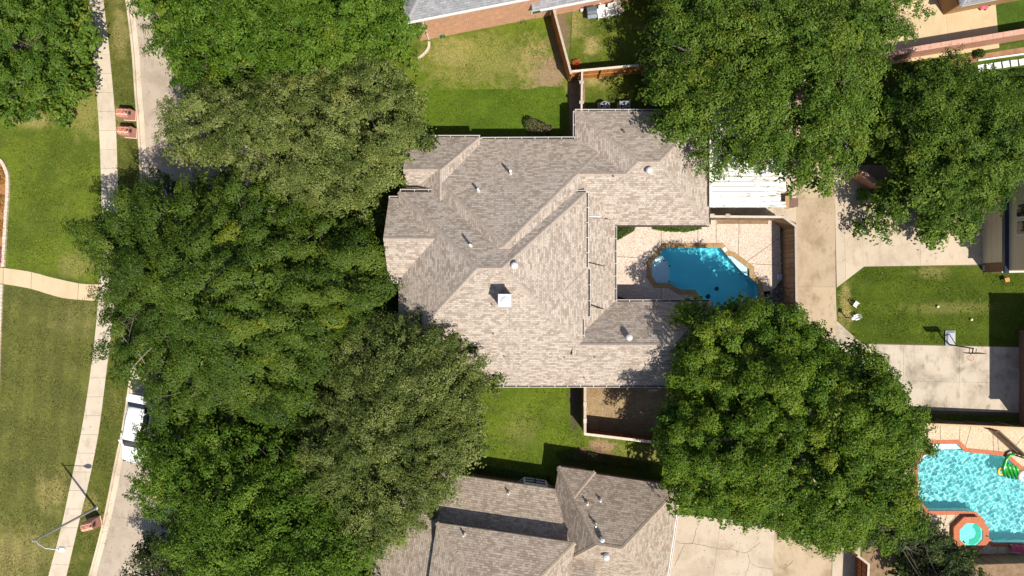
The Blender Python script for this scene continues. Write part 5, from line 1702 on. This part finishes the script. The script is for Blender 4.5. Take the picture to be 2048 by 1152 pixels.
# river pebble bed and small fittings at the pool fence
sheet('gravel_bed', [XY(*q) for q in ((1536, 578), (1549, 578), (1561, 560), (1563, 655), (1520, 655), (1528, 600))], .012, M['gravel'])
sheet('gravel_bed', [XY(*q) for q in ((1562, 465), (1572, 455), (1586, 462), (1586, 660), (1563, 660))], .010, M['soil'])
sheet('gravel_bed', [XY(*q) for q in ((1228, 588), (1268, 606), (1228, 607))], .050, M['gravel'])
sheet('mulch_bed', [XY(*q) for q in ((1434, 441), (1536, 441), (1536, 448), (1434, 448))], .050, M['soil'])
def stones(name, label, poly, n, r0, r1, mats, z=.02, cat='gravel'):
    """loose stones: nobody could count them, one object"""
    mb = MB(); xs = [p[0] for p in poly]; ys_ = [p[1] for p in poly]
    cnt = 0
    while cnt < n:
        x = RNG.uniform(min(xs), max(xs)); y = RNG.uniform(min(ys_), max(ys_))
        ins = False; j = len(poly) - 1
        for i in range(len(poly)):
            if (poly[i][1] > y) != (poly[j][1] > y) and x < (poly[j][0] - poly[i][0]) * (y - poly[i][1]) / (poly[j][1] - poly[i][1]) + poly[i][0]: ins = not ins
            j = i
        if not ins: continue
        cnt += 1
        r = RNG.uniform(r0, r1); a0 = RNG.random() * 6
        rg = []
        for rr, zz in ((.9, 0), (1.0, .35), (.55, .7)):
            rg.append([(x + r * rr * (1 + .25 * math.sin(3 * k + a0)) * math.cos(k * math.tau / 6 + a0), y + r * rr * .8 * math.sin(k * math.tau / 6 + a0), z + r * zz) for k in range(6)])
        mb.loft(rg, mi=RNG.randrange(len(mats)))
    o = mb.build(name, mats); o['kind'] = 'stuff'; o['label'] = label; o['category'] = cat
    return o
gm1 = simple('dark_pebble', (.06, .055, .05), None, .6); gm2 = simple('pale_pebble', (.42, .40, .37), None, .6); gm3 = simple('grey_pebble', (.16, .15, .145), None, .6)
stones('gravel', 'dark river pebbles between the pool corner and the fence', [XY(*q) for q in ((1536, 578), (1549, 578), (1561, 560), (1563, 655), (1520, 655), (1528, 600))], 420, .03, .07, [gm1, gm1, gm3, gm2])
stones('gravel', 'dark pebbles in the corner between porch and south wing', [XY(*q) for q in ((1229, 588), (1266, 605), (1229, 606))], 150, .03, .06, [gm1, gm1, gm3], .055)
gw_ = simple('white_chip', (.75, .74, .7), None, .6)
stones('gravel', 'line of white chips along the foot of the pool fence', [XY(*q) for q in ((1560, 500), (1563, 500), (1563, 600), (1560, 600))], 26, .03, .045, [gw_])
c = P(1556, 554)
mb = MB(); mb.box((c.x, c.y, .2), (.26, .42, .4)); mb.box((c.x, c.y, .42), (.30, .46, .04)); tag(mb.build('pool_control_box', simple('pale_blue_plastic', (.45, .55, .66), None, .4)), 'pale blue control box at the foot of the pool fence', 'box')
# white folded frame by the south wall
c = P(1304, 779, .4)
rk = thing('folding_rack', 'white metal rack under the south eave above the bare yard', 'rack', (c.x, c.y - .1, 0))
for dx in (-.25, 0, .2):
    mb = MB(); mb.beam((c.x + dx, c.y, .75), (c.x + dx + .05, c.y - .25, 0), .03, .03); mb.build('leg', M['whiteplastic'], rk)
for z in (.3, .55, .75):
    mb = MB(); mb.beam((c.x - .28, c.y - .02, z), (c.x + .45, c.y - .04, z), .03, .03); mb.build('bar', M['whiteplastic'], rk)
# ------------------------------------------------------------------ trees and shrubs
def in_poly(pts, poly):
    x, y = pts[:, 0], pts[:, 1]
    ins = np.zeros(len(pts), bool)
    j = len(poly) - 1
    for i in range(len(poly)):
        xi, yi = poly[i]; xj, yj = poly[j]
        c = ((yi > y) != (yj > y)) & (x < (xj - xi) * (y - yi) / (yj - yi + 1e-12) + xi)
        ins ^= c
        j = i
    return ins

def edge_dist(pts, poly):
    d = np.full(len(pts), 1e9)
    for i in range(len(poly)):
        a = np.array(poly[i]); b = np.array(poly[(i + 1) % len(poly)])
        ab = b - a
        t = np.clip(((pts - a) @ ab) / (ab @ ab + 1e-12), 0, 1)
        d = np.minimum(d, np.linalg.norm(pts - (a + t[:, None] * ab), axis=1))
    return d

def leaf_mesh(name, centers, normals, sizes, tints, mat, parent, ratio=.55, fold=.25):
    """one folded four-cornered leaf per centre"""
    n = len(centers)
    nz = normals / np.linalg.norm(normals, axis=1, keepdims=True)
    r = NR.normal(size=(n, 3))
    t = np.cross(nz, r); t /= np.linalg.norm(t, axis=1, keepdims=True) + 1e-9
    b = np.cross(nz, t)
    s = sizes[:, None]
    v = np.empty((n, 4, 3))
    v[:, 0] = centers - t * s * .5
    v[:, 1] = centers + b * s * ratio * .5 + nz * s * fold * .5
    v[:, 2] = centers + t * s * .5 - nz * s * .08
    v[:, 3] = centers - b * s * ratio * .5 + nz * s * fold * .5
    o0 = np.array(wpos(parent)) if parent is not None else np.zeros(3)
    v = (v - o0).reshape(-1, 3)
    base = np.arange(n) * 4
    tri = np.stack([base, base + 2, base + 1, base, base + 3, base + 2], 1).reshape(-1)
    me = bpy.data.meshes.new(name)
    me.vertices.add(n * 4); me.vertices.foreach_set('co', v.astype(np.float32).ravel())
    me.loops.add(n * 6); me.loops.foreach_set('vertex_index', tri.astype(np.int32))
    me.polygons.add(n * 2); me.polygons.foreach_set('loop_start', (np.arange(n * 2) * 3).astype(np.int32))
    at = me.attributes.new('tint', 'FLOAT_COLOR', 'POINT')
    col = np.zeros((n, 4, 4), np.float32); col[..., :2] = tints[:, None, :]; col[..., 3] = 1
    at.data.foreach_set('color', col.ravel())
    me.materials.append(mat)
    me.update(calc_edges=True)
    o = bpy.data.objects.new(name, me); COL.objects.link(o)
    if parent is not None: o.parent = parent
    return o

M['bark'] = simple('grey_bark', (.17, .135, .105), (.09, .07, .055), .95, 6, bump=.6)
M['bark_pale'] = simple('pale_bark', (.30, .25, .21), (.18, .145, .12), .95, 6, bump=.6)

def limb(mb, a, b, r0, r1, sag=.0, n=5, seg=7):
    a = Vector(a); b = Vector(b); pts = []
    j = Vector((RNG.uniform(-1, 1), RNG.uniform(-1, 1), 0)) * (b - a).length * .07
    for k in range(n + 1):
        t = k / n
        p = a.lerp(b, t) + j * math.sin(math.pi * t) + Vector((0, 0, sag * math.sin(math.pi * t)))
        pts.append(p)
    mb.tube(pts, [r0 + (r1 - r0) * k / n for k in range(n + 1)], seg, cap=False)
    return pts

def tree(name, label, outline, z_edge, z_top, mat, bark, trunk=None, spacing=.95, cl_r=(.55, .95), n_leaf=150, leaf=(.13, .24), elong=1.0, flat=.55,
         rough=.5, under=1.0, tint_mu=.5, tint_sd=.2, yellow=.04, z_out=None, ratio=.55, up=.75, pad_f=.30, holes=(), group='large leafy trees'):
    zo = z_out if z_out is not None else z_edge + .3 * (z_top - z_edge)
    poly = [XY(px, py, zo) for px, py in outline]
    pn = np.array(poly)
    ctr = pn.mean(0)
    tb = XY(*trunk) if trunk else tuple(ctr)
    root = thing(name, label, 'tree', (tb[0], tb[1], 0), 0, group)
    lo, hi = pn.min(0), pn.max(0)
    # clump centres: dart throwing inside the outline
    cand = NR.uniform(lo, hi, size=(9000, 2))
    cand = cand[in_poly(cand, poly)]
    de = edge_dist(cand, poly)
    keep = []
    grid = {}
    for i, p in enumerate(cand):
        if de[i] < .85: continue
        skip = False
        for (hx, hy, hr) in holes:
            q = XY(hx, hy, zo + 1.5)
            if (p[0] - q[0]) ** 2 + (p[1] - q[1]) ** 2 < (hr / PPM) ** 2: skip = True; break
        if skip: continue
        k = (int(p[0] // spacing), int(p[1] // spacing))
        ok = True
        for dx in (-1, 0, 1):
            for dy in (-1, 0, 1):
                for q in grid.get((k[0] + dx, k[1] + dy), ()):
                    if (q[0] - p[0]) ** 2 + (q[1] - p[1]) ** 2 < spacing ** 2: ok = False; break
                if not ok: break
            if not ok: break
        if ok:
            grid.setdefault(k, []).append(p); keep.append(i)
    C = cand[keep]; D = de[keep]
    R = min(de.max(), 7.0)
    f = np.clip(D / R, 0, 1)
    dome = np.sqrt(np.clip(1 - (1 - f) ** 2, 0, 1))
    # large lobes: low-frequency lumps so that the crown is not one smooth dome
    lob = np.zeros(len(C))
    for _ in range(7):
        w = NR.normal(size=2) * .55; ph = NR.uniform(0, 6.28)
        lob += np.sin(C @ w + ph)
    lob /= 2.6
    z = z_edge + (z_top - z_edge) * dome + rough * lob + NR.normal(0, rough * .55, len(C))
    z = np.maximum(z, 1.6)
    top = np.column_stack([C, z])
    # second, lower storey that closes the crown
    m = NR.random(len(C)) < under
    low = top[m] + np.column_stack([NR.normal(0, .4, (m.sum(), 2)), -NR.uniform(2.0, 3.6, m.sum())])
    low[:, 2] = np.maximum(low[:, 2], 1.4)
    low2 = low + np.column_stack([NR.normal(0, .5, (len(low), 2)), -NR.uniform(.8, 1.6, len(low))]); low2[:, 2] = np.maximum(low2[:, 2], 1.3)
    # twigs sticking out beyond the outline
    allc = [(top, 2.7, .95), (low, 1.1, 1.75), (low2, .7, 2.0)]
    P_, N_, S_, T_ = [], [], [], []
    for cl, dens, szk in allc:
        n = len(cl)
        if n == 0: continue
        rad = NR.uniform(cl_r[0], cl_r[1], n) * (1.0 if szk < 1 else 1.3)
        k = np.maximum(20, (n_leaf * dens * (rad / np.mean(cl_r)) ** (2 if szk < 1 else 1.6))).astype(int)
        idx = np.repeat(np.arange(n), k)
        tot = len(idx)
        # lumps within a clump: leaves gather round a few shoots
        sh = 7
        shoot_dir = NR.normal(size=(n, sh, 3)); shoot_dir[..., 2] = np.abs(shoot_dir[..., 2]) * .6
        shoot_dir /= np.linalg.norm(shoot_dir, axis=2, keepdims=True)
        which = NR.integers(0, sh, tot)
        q = shoot_dir[idx, which] * NR.uniform(.05, 1.0, (tot, 1)) ** .7 * (.7 + .75 * NR.random((n, sh)))[idx, which][:, None] + NR.normal(0, .15, (tot, 3))
        pad = NR.random(tot) < pad_f
        rr = np.sqrt(NR.random(tot)); th_ = NR.uniform(0, 6.283, tot)
        lobe = 1 + .22 * np.sin(3 * th_ + idx * 1.7) + .14 * np.sin(7 * th_ + idx)
        qp = np.column_stack([rr * lobe * np.cos(th_), rr * lobe * np.sin(th_), (1 - rr ** 2) * .9 - .1 + NR.normal(0, .10, tot)])
        q = np.where(pad[:, None], qp, q)
        outd = cl[idx, :2] - np.array(tb); outd /= np.linalg.norm(outd, axis=1, keepdims=True) + 1e-6
        q[:, 2] *= flat
        if elong != 1.0:
            along = (q[:, :2] * outd).sum(1, keepdims=True)
            q[:, :2] += outd * along * (elong - 1)
            q[:, :2] *= 1 / math.sqrt(elong)
            q[:, 2] -= along[:, 0] * .18
        pos = cl[idx] + q * rad[idx][:, None]
        sd = shoot_dir[idx, which]
        pd = np.column_stack([np.cos(th_) * rr, np.sin(th_) * rr, np.full(tot, .55)])
        nrm = np.column_stack([outd * .2, np.full(tot, up * .7)]) + np.where(pad[:, None], pd * 1.1, sd * 1.0) + NR.normal(0, .34, (tot, 3))
        P_.append(pos); N_.append(nrm)
        S_.append(NR.uniform(leaf[0], leaf[1], tot) * szk)
        tc = np.clip(NR.normal(tint_mu, tint_sd * .7, n), 0, 1)
        tl = np.clip(tc[idx] + NR.normal(0, tint_sd, tot), 0, 1)
        yc = (NR.random(n) < yellow) * NR.uniform(.1, .4, n)
        yl = np.clip(yc[idx] * NR.uniform(.3, 1, tot) + (NR.random(tot) < yellow * .6) * .5, 0, 1)
        T_.append(np.column_stack([tl, yl]))
    crown = leaf_mesh('crown', np.concatenate(P_), np.concatenate(N_), np.concatenate(S_), np.concatenate(T_), mat, root, ratio)
    # trunk, limbs and branches
    mb = MB()
    zt = max(2.0, z_edge * .8)
    tr_r = .16 + .02 * R
    th = Vector((tb[0], tb[1], zt))
    limb(mb, (tb[0], tb[1], -.1), th, tr_r * 1.25, tr_r * .9, 0, 5, 10)
    trunk_o = mb.build('trunk', bark, root)
    mb = MB()
    ang0 = RNG.random() * 6
    n_l = 9
    order = NR.permutation(len(top))
    for i in range(n_l):
        # limb towards a clump in each direction
        a = ang0 + i * math.tau / n_l
        dirv = np.array([math.cos(a), math.sin(a)])
        rel = top[:, :2] - np.array(tb)
        sc = rel @ dirv - np.abs(rel @ np.array([-dirv[1], dirv[0]])) * 1.6
        j = int(np.argmax(sc * (1 - NR.random(len(sc)) * .35)))
        e = Vector(top[j]) - Vector((0, 0, 1.1))
        pts = limb(mb, th - Vector((0, 0, RNG.uniform(0, .8))), e, tr_r * .5, .03, .3, 7, 7)
        for q in (2, 3, 4, 5, 6):
            near = np.argsort(((top - np.array(pts[q])) ** 2).sum(1))
            for j2 in near[[3, 7, 11]] if len(near) > 12 else near[:2]:
                limb(mb, pts[q], Vector(top[j2]) - Vector((0, 0, .55)), .035, .010, .1, 3, 5)
    mb.build('branch', bark, trunk_o)
    return root

L_dark = leafmat('pistache_leaf', (.022, .050, .006), (.057, .104, .010), (.132, .184, .024), (.34, .32, .02), .18, .42)
L_bright = leafmat('elm_leaf', (.038, .086, .007), (.084, .158, .012), (.172, .250, .032), (.32, .32, .03), .20, .45)
L_olive = leafmat('live_oak_leaf', (.044, .068, .012), (.112, .150, .030), (.255, .278, .085), (.33, .31, .06), .15, .45)
L_mid = leafmat('oak_leaf', (.036, .080, .008), (.080, .148, .014), (.165, .232, .032), (.32, .31, .03), .18, .45)
L_oak = leafmat('red_oak_leaf', (.032, .076, .007), (.082, .156, .011), (.185, .250, .024), (.38, .33, .02), .20, .42)
L_grey = leafmat('dusky_leaf', (.028, .050, .011), (.060, .090, .022), (.125, .158, .048), (.22, .2, .04), .15, .45)

tree('tree', 'round dark green tree at the upper left corner of the photo', [(-90, -60), (140, -60), (162, 20), (162, 70), (152, 130), (136, 190), (112, 218), (60, 228), (15, 245), (-90, 235)],
     3.2, 8.5, L_mid, M['bark'], (50, 100), spacing=.85, cl_r=(.4, .95), n_leaf=165, leaf=(.11, .19), rough=.8, tint_mu=.45)
tree('tree', 'bright green spreading tree over the street at the top', [(268, -40), (560, -90), (800, -60), (832, 40), (840, 110), (800, 150), (720, 175), (600, 190), (520, 200), (420, 195), (360, 180), (330, 140), (300, 100), (285, 50)],
     3.4, 9.0, L_bright, M['bark'], (560, 60), spacing=.85, cl_r=(.4, 1.0), n_leaf=125, leaf=(.12, .22), elong=1.4, rough=.8, tint_mu=.38)
tree('tree', 'dark green layered tree, the largest in front of the house', [(135, 470), (165, 425), (235, 400), (290, 365), (400, 340), (500, 330), (560, 390), (640, 400), (740, 440), (770, 500), (790, 570), (775, 640), (720, 680), (650, 760), (620, 830), (560, 850), (470, 830), (400, 860), (310, 850), (275, 800), (218, 740), (190, 700), (205, 660), (165, 600), (195, 560), (160, 520)],
     4.2, 10.5, L_dark, M['bark_pale'], (480, 590), spacing=1.2, cl_r=(.62, 1.02), n_leaf=240, leaf=(.11, .185), elong=1.7, flat=.42, rough=1.25, pad_f=.75, under=1.0, tint_mu=.5, yellow=.025,
     holes=[(405, 545, 14), (550, 490, 11)])
tree('tree', 'olive green fine leaved tree between street and front roof', [(318, 250), (330, 210), (400, 180), (500, 160), (600, 130), (720, 110), (800, 120), (835, 170), (850, 240), (856, 285), (830, 310), (815, 350), (790, 395), (740, 425), (640, 430), (560, 410), (500, 380), (470, 340), (400, 325), (340, 320)],
     3.6, 9.6, L_olive, M['bark'], (610, 270), spacing=.8, cl_r=(.35, .9), n_leaf=150, leaf=(.09, .17), elong=1.3, rough=.8, tint_mu=.5, tint_sd=.25, yellow=.05)
tree('tree', 'olive green fine leaved tree overhanging the south front roof', [(640, 700), (690, 640), (760, 612), (850, 622), (930, 655), (965, 700), (998, 735), (985, 790), (965, 830), (970, 880), (945, 930), (930, 975), (880, 1010), (850, 1060), (790, 1100), (720, 1130), (650, 1080), (600, 960), (590, 850)],
     3.8, 9.8, L_olive, M['bark'], (790, 850), spacing=.8, cl_r=(.35, .9), n_leaf=150, leaf=(.09, .17), elong=1.3, rough=.85, tint_mu=.42, tint_sd=.25, yellow=.03)
tree('tree', 'bright green tree over the street below the parked car', [(242, 945), (258, 895), (272, 835), (380, 840), (480, 830), (590, 850), (660, 900), (720, 990), (770, 1080), (740, 1200), (420, 1220), (360, 1100), (330, 1030), (280, 1020), (250, 985)],
     3.4, 9.4, L_bright, M['bark'], (500, 1020), spacing=.85, cl_r=(.4, 1.0), n_leaf=130, leaf=(.12, .21), elong=1.4, tint_mu=.40, rough=.85)
tree('tree', 'small dark tree hanging over the street at the bottom edge', [(245, 1130), (290, 1085), (340, 1060), (390, 1065), (430, 1110), (440, 1200), (300, 1220), (250, 1160)],
     2.6, 6.0, L_grey, M['bark'], (340, 1150), n_leaf=150, leaf=(.11, .2), tint_mu=.45, rough=.4)
tree('tree', 'broad green tree over the carport and alley at the top', [(1280, 90), (1292, 20), (1335, -60), (1840, -70), (1838, 60), (1800, 120), (1770, 150), (1760, 230), (1740, 290), (1700, 370), (1640, 395), (1570, 385), (1548, 352), (1500, 358), (1440, 372), (1400, 352), (1340, 305), (1308, 245), (1285, 195), (1275, 150)],
     3.6, 9.8, L_mid, M['bark_pale'], (1550, 160), spacing=.8, cl_r=(.35, 1.0), n_leaf=100, leaf=(.12, .21), elong=1.3, rough=1.0, under=.7, tint_mu=.52, tint_sd=.25,
     holes=[(1575, 250, 20), (1580, 310, 16), (1680, 40, 20), (1740, 75, 16), (1655, 185, 16), (1420, 190, 12), (1560, 215, 14)])
tree('tree', 'round green tree over the east driveway', [(1738, 200), (1790, 130), (1900, 100), (1960, 130), (2010, 170), (2060, 180), (2090, 260), (2060, 340), (2010, 400), (2005, 440), (1950, 470), (1900, 495), (1850, 450), (1790, 460), (1760, 425), (1790, 380), (1748, 330), (1722, 270)],
     3.4, 8.6, L_mid, M['bark'], (1890, 300), spacing=.85, cl_r=(.4, .95), n_leaf=165, leaf=(.11, .19), rough=.9, tint_mu=.5, tint_sd=.25, yellow=.035, holes=[(1755, 285, 16), (1765, 350, 22)])
tree('tree', 'large glossy green tree over the alley below the pool', [(1370, 660), (1385, 625), (1440, 590), (1500, 590), (1560, 600), (1600, 620), (1650, 660), (1680, 680), (1790, 715), (1770, 745), (1800, 765), (1835, 800), (1842, 880), (1830, 950), (1832, 1000), (1800, 1050), (1740, 1110), (1690, 1130), (1640, 1120), (1590, 1090), (1540, 1075), (1480, 1060), (1400, 1040), (1350, 1010), (1305, 960), (1320, 900), (1300, 850), (1345, 800), (1345, 720)],
     4.6, 11.4, L_oak, M['bark'], (1590, 860), spacing=1.05, cl_r=(.5, .95), n_leaf=230, leaf=(.125, .205), rough=1.1, pad_f=.6, under=1.0, tint_mu=.52, tint_sd=.24, yellow=.035, holes=[(1455, 700, 13), (1630, 880, 13)])
tree('tree', 'dusky green tree beside the spa in the lower right corner', [(1735, 1100), (1760, 1040), (1800, 1010), (1845, 1000), (1870, 1040), (1905, 1080), (1950, 1110), (1965, 1170), (1900, 1230), (1800, 1180), (1830, 1120), (1790, 1090)],
     2.4, 5.4, L_grey, M['bark'], (1840, 1110), spacing=.8, cl_r=(.45, .75), n_leaf=170, leaf=(.12, .2), rough=.4, tint_mu=.4, tint_sd=.25)

def shrub(label, outline, h, mat, n, leaf=(.07, .14), name='shrub', group=None, z0=.05, yellow=.02, up=.6):
    poly = [XY(px, py, h * .4) for px, py in outline]
    pn = np.array(poly); lo, hi = pn.min(0), pn.max(0); c = pn.mean(0)
    root = thing(name, label, name.replace('_', ' '), (c[0], c[1], 0), 0, group)
    p = NR.uniform(lo, hi, (n * 4, 2)); p = p[in_poly(p, poly)][:n]
    d = edge_dist(p, poly); R = d.max() + 1e-6
    lumps = sum(np.sin(p @ (NR.normal(size=2) * 5) + NR.uniform(0, 6)) for _ in range(4)) * .08
    z = z0 + h * np.clip(np.sqrt(np.clip(d / R, 0, 1)) * NR.uniform(.35, 1.0, len(p)) + lumps, .05, 1.2)
    pos = np.column_stack([p, z]); nrm = NR.normal(0, .5, (len(p), 3)) + np.array([0, 0, up])
    t = np.column_stack([np.clip(NR.normal(.5, .25, len(p)), 0, 1), (NR.random(len(p)) < yellow) * .6])
    leaf_mesh('foliage', pos, nrm, NR.uniform(*leaf, len(p)), t, mat, root)
    mb = MB()
    for k in range(5):
        q = p[NR.integers(0, len(p))]
        mb.tube([(c[0], c[1], -.05), (float(q[0] * .6 + c[0] * .4), float(q[1] * .6 + c[1] * .4), h * .5)], [.03, .012], 6, cap=False)
    mb.build('stem', M['bark'], root)
    return root
L_shrub = leafmat('shrub_leaf', (.030, .065, .012), (.060, .115, .018), (.12, .18, .04), (.25, .22, .05))
L_pink = leafmat('crape_leaf', (.05, .06, .03), (.12, .12, .06), (.24, .19, .10), (.42, .18, .14))
L_liri = leafmat('strap_leaf', (.04, .085, .010), (.085, .155, .018), (.15, .22, .04), (.3, .3, .05))
L_red = leafmat('red_flower', (.35, .08, .03), (.6, .14, .05), (.75, .25, .10), (.5, .4, .05))
L_purple = leafmat('purple_flower', (.22, .03, .18), (.35, .06, .30), (.5, .12, .42), (.1, .2, .03))
L_orange = leafmat('orange_flower', (.10, .12, .02), (.35, .20, .04), (.7, .28, .06), (.8, .5, .05))
shrub('small pinkish leafed shrub in the shade of the north eave', [(1046, 240), (1060, 232), (1085, 240), (1108, 252), (1100, 266), (1062, 270), (1050, 256)], 1.5, L_pink, 900, (.09, .17), yellow=.05)
shrub('dark green hedge in the corner of porch and pool deck', [(1228, 448), (1275, 448), (1268, 462), (1240, 478), (1228, 482)], .6, L_shrub, 2600, (.06, .13), 'hedge')
shrub('strappy green border plants under the pool side eave', [(1300, 446), (1408, 446), (1402, 458), (1370, 464), (1330, 462), (1306, 458)], .5, L_liri, 3600, (.10, .20), 'border_planting')
shrub('orange flowering plant at the fence corner', [(1144, 120), (1158, 118), (1164, 128), (1158, 138), (1145, 138)], .6, L_red, 420, (.06, .12), 'flowering_plant')
shrub('bushy green plant at the driveway edge by the brick wall corner', [(1716, 378), (1726, 374), (1736, 380), (1738, 396), (1728, 404), (1716, 398)], .9, leafmat('lime_leaf', (.04, .16, .01), (.09, .26, .02), (.2, .42, .05)), 700, (.08, .16), 'plant')
shrub('leafy groundcover at the edge of the east driveway under the tree', [(1738, 372), (1800, 366), (1830, 380), (1800, 400), (1760, 398), (1738, 392)], .6, L_shrub, 1500, (.08, .15), 'ground_cover')
shrub('purple flowers in the bed at the left edge', [(-20, 495), (3, 495), (5, 512), (4, 530), (-20, 530)], .5, L_purple, 700, (.05, .1), 'flowering_plant')
for k, (y0, lab) in enumerate(((335, 'topmost'), (390, 'second from the top'), (440, 'third from the top'))):
    shrub(f'yellow green bedding plant behind the cream stone border, {lab}', [(-30, y0), (8, y0), (10, y0 + 18), (6, y0 + 34), (-30, y0 + 36)], .5, L_orange, 800, (.06, .13), 'bedding_plant', 'bedding plants at the left edge')
shrub('small green bush in the planting bed before the brick wall', [(1950, 100), (1965, 96), (1974, 104), (1968, 114), (1952, 116)], .8, L_shrub, 650, (.08, .15))
shrub('low green plants along the stepping stones', [(1960, 146), (2060, 134), (2060, 150), (2000, 160), (1960, 164)], .5, L_shrub, 2000, (.08, .15), 'ground_cover')
shrub('dark shrubs along the shaded north wall of the south house', [(1110, 905), (1150, 900), (1230, 915), (1300, 925), (1300, 945), (1200, 930), (1120, 922)], .7, L_grey, 2600, (.07, .13), 'shrub')
shrub('dark shrubs below the bay window of the south house', [(960, 930), (1040, 945), (1100, 952), (1100, 962), (1030, 955), (950, 945)], .5, L_grey, 1600, (.07, .13), 'shrub')

# grass tufts that roughen the lawns
def tufts(label, poly_px, dens, mat, size=(.07, .13), skip=None):
    poly = [XY(*q) for q in poly_px]
    pn = np.array(poly); lo, hi = pn.min(0), pn.max(0)
    n = int((hi - lo).prod() * dens)
    p = NR.uniform(lo, hi, (n, 2)); p = p[in_poly(p, poly)]
    m = np.sin(p[:, 0] * 1.3 + np.sin(p[:, 1] * .9) * 2) + np.sin(p[:, 1] * 1.7 + p[:, 0] * .6) + NR.normal(0, .8, len(p))
    p = p[m > -.2]
    s = NR.uniform(*size, len(p))
    nr = NR.normal(0, 1, (len(p), 3)); nr[:, 2] *= .45
    nr[:, 2] = np.abs(nr[:, 2]) + .25
    t = np.column_stack([np.clip(NR.normal(.5, .28, len(p)), 0, 1), (NR.random(len(p)) < .05) * .7])
    o = leaf_mesh('grass', np.column_stack([p, s * .35 + .006]), nr, s, t, mat, None, .45)
    o['kind'] = 'stuff'; o['label'] = label; o['category'] = 'grass'
G_a = leafmat('grass_blade', (.055, .080, .008), (.105, .145, .014), (.190, .225, .040), (.45, .38, .16), .3, .7)
G_b = leafmat('dull_grass_blade', (.065, .075, .014), (.115, .122, .026), (.200, .190, .060), (.45, .38, .18), .3, .7)
G_c = leafmat('deep_green_grass_blade', (.035, .060, .005), (.070, .105, .008), (.130, .170, .020), (.40, .34, .12), .3, .7)  # deeper green blades used on the east lawn
tufts('grass blades of the bright lawn on the left', [(16, 240), (190, 0), (199, 267), (203, 383), (196, 566), (63, 543), (10, 534), (20, 360)], 60, G_a)
tufts('grass blades of the dull striped lawn', [(4, 570), (60, 578), (133, 599), (190, 604), (177, 768), (140, 975), (97, 1152), (0, 1152)], 60, G_b)
tufts('grass blades of the verge between sidewalk and kerb', [(210, 0), (250, 0), (268, 187), (277, 333), (282, 430), (238, 383), (233, 250), (218, 83)], 70, G_b)
tufts('grass blades of the lower verge by the street lamp', [(212, 768), (255, 770), (229, 921), (199, 1065), (176, 1152), (135, 1152), (160, 1045), (198, 868)], 70, G_b)
tufts('grass blades of the lawn north of the house', [(850, 90), (1090, 40), (1128, 160), (1130, 272), (840, 272)], 60, G_a)
tufts('grass blades of the lawn south of the house', [(960, 776), (1135, 776), (1160, 865), (1310, 900), (1310, 940), (950, 940)], 60, G_a)
tufts('grass blades of the east lawn', [(1676, 578), (1728, 536), (1960, 533), (2048, 550), (2048, 692), (1800, 685), (1725, 683), (1676, 640)], 60, G_c)
tufts('grass blades of the yard behind the cedar fence', [(1130, 40), (1240, 25), (1320, 110), (1150, 128)], 50, G_a)

# fallen leaves on street, walk and lawns
def litter(label, spots, n, mat, size=(.06, .13)):
    pts = []
    for (px, py, sx, sy, k, z) in spots:
        q = XY(px, py)
        m = int(n * k)
        pts.append(np.column_stack([NR.normal(q[0], sx / PPM, m), NR.normal(q[1], sy / PPM, m), np.full(m, z) + NR.uniform(.004, .015, m)]))
    pts = np.concatenate(pts)
    t = np.column_stack([NR.random(len(pts)), NR.random(len(pts)) * .6])
    o = leaf_mesh('leaves', pts, NR.normal(0, .25, (len(pts), 3)) + np.array([0, 0, 1.0]), NR.uniform(*size, len(pts)), t, mat, None)
    o['kind'] = 'stuff'; o['label'] = label; o['category'] = 'leaves'
L_litter = leafmat('fallen_leaf', (.14, .08, .03), (.32, .20, .07), (.55, .42, .22), (.5, .36, .08), .1, .7)
litter('dry fallen leaves scattered along the street and kerb', [(292, 200, 10, 160, .35, -.10), (215, 1040, 8, 90, .3, -.10), (240, 1100, 40, 60, .2, -.10), (300, 60, 25, 60, .15, -.10)], 260, L_litter)
litter('pale flecks of dry leaf on the lawns', [(100, 420, 60, 90, .22, .01), (90, 800, 60, 170, .3, .01), (250, 130, 14, 100, .1, .01), (975, 150, 90, 60, .2, .01), (1850, 620, 110, 40, .2, .01), (1060, 840, 60, 40, .1, .01)], 420, L_litter, (.05, .10))
litter('fallen leaves on the alley and driveways under the trees', [(1630, 430, 20, 60, .3, .04), (1750, 440, 60, 30, .3, .045), (1450, 1080, 60, 30, .3, .045), (1620, 640, 25, 40, .2, .04)], 220, L_litter)
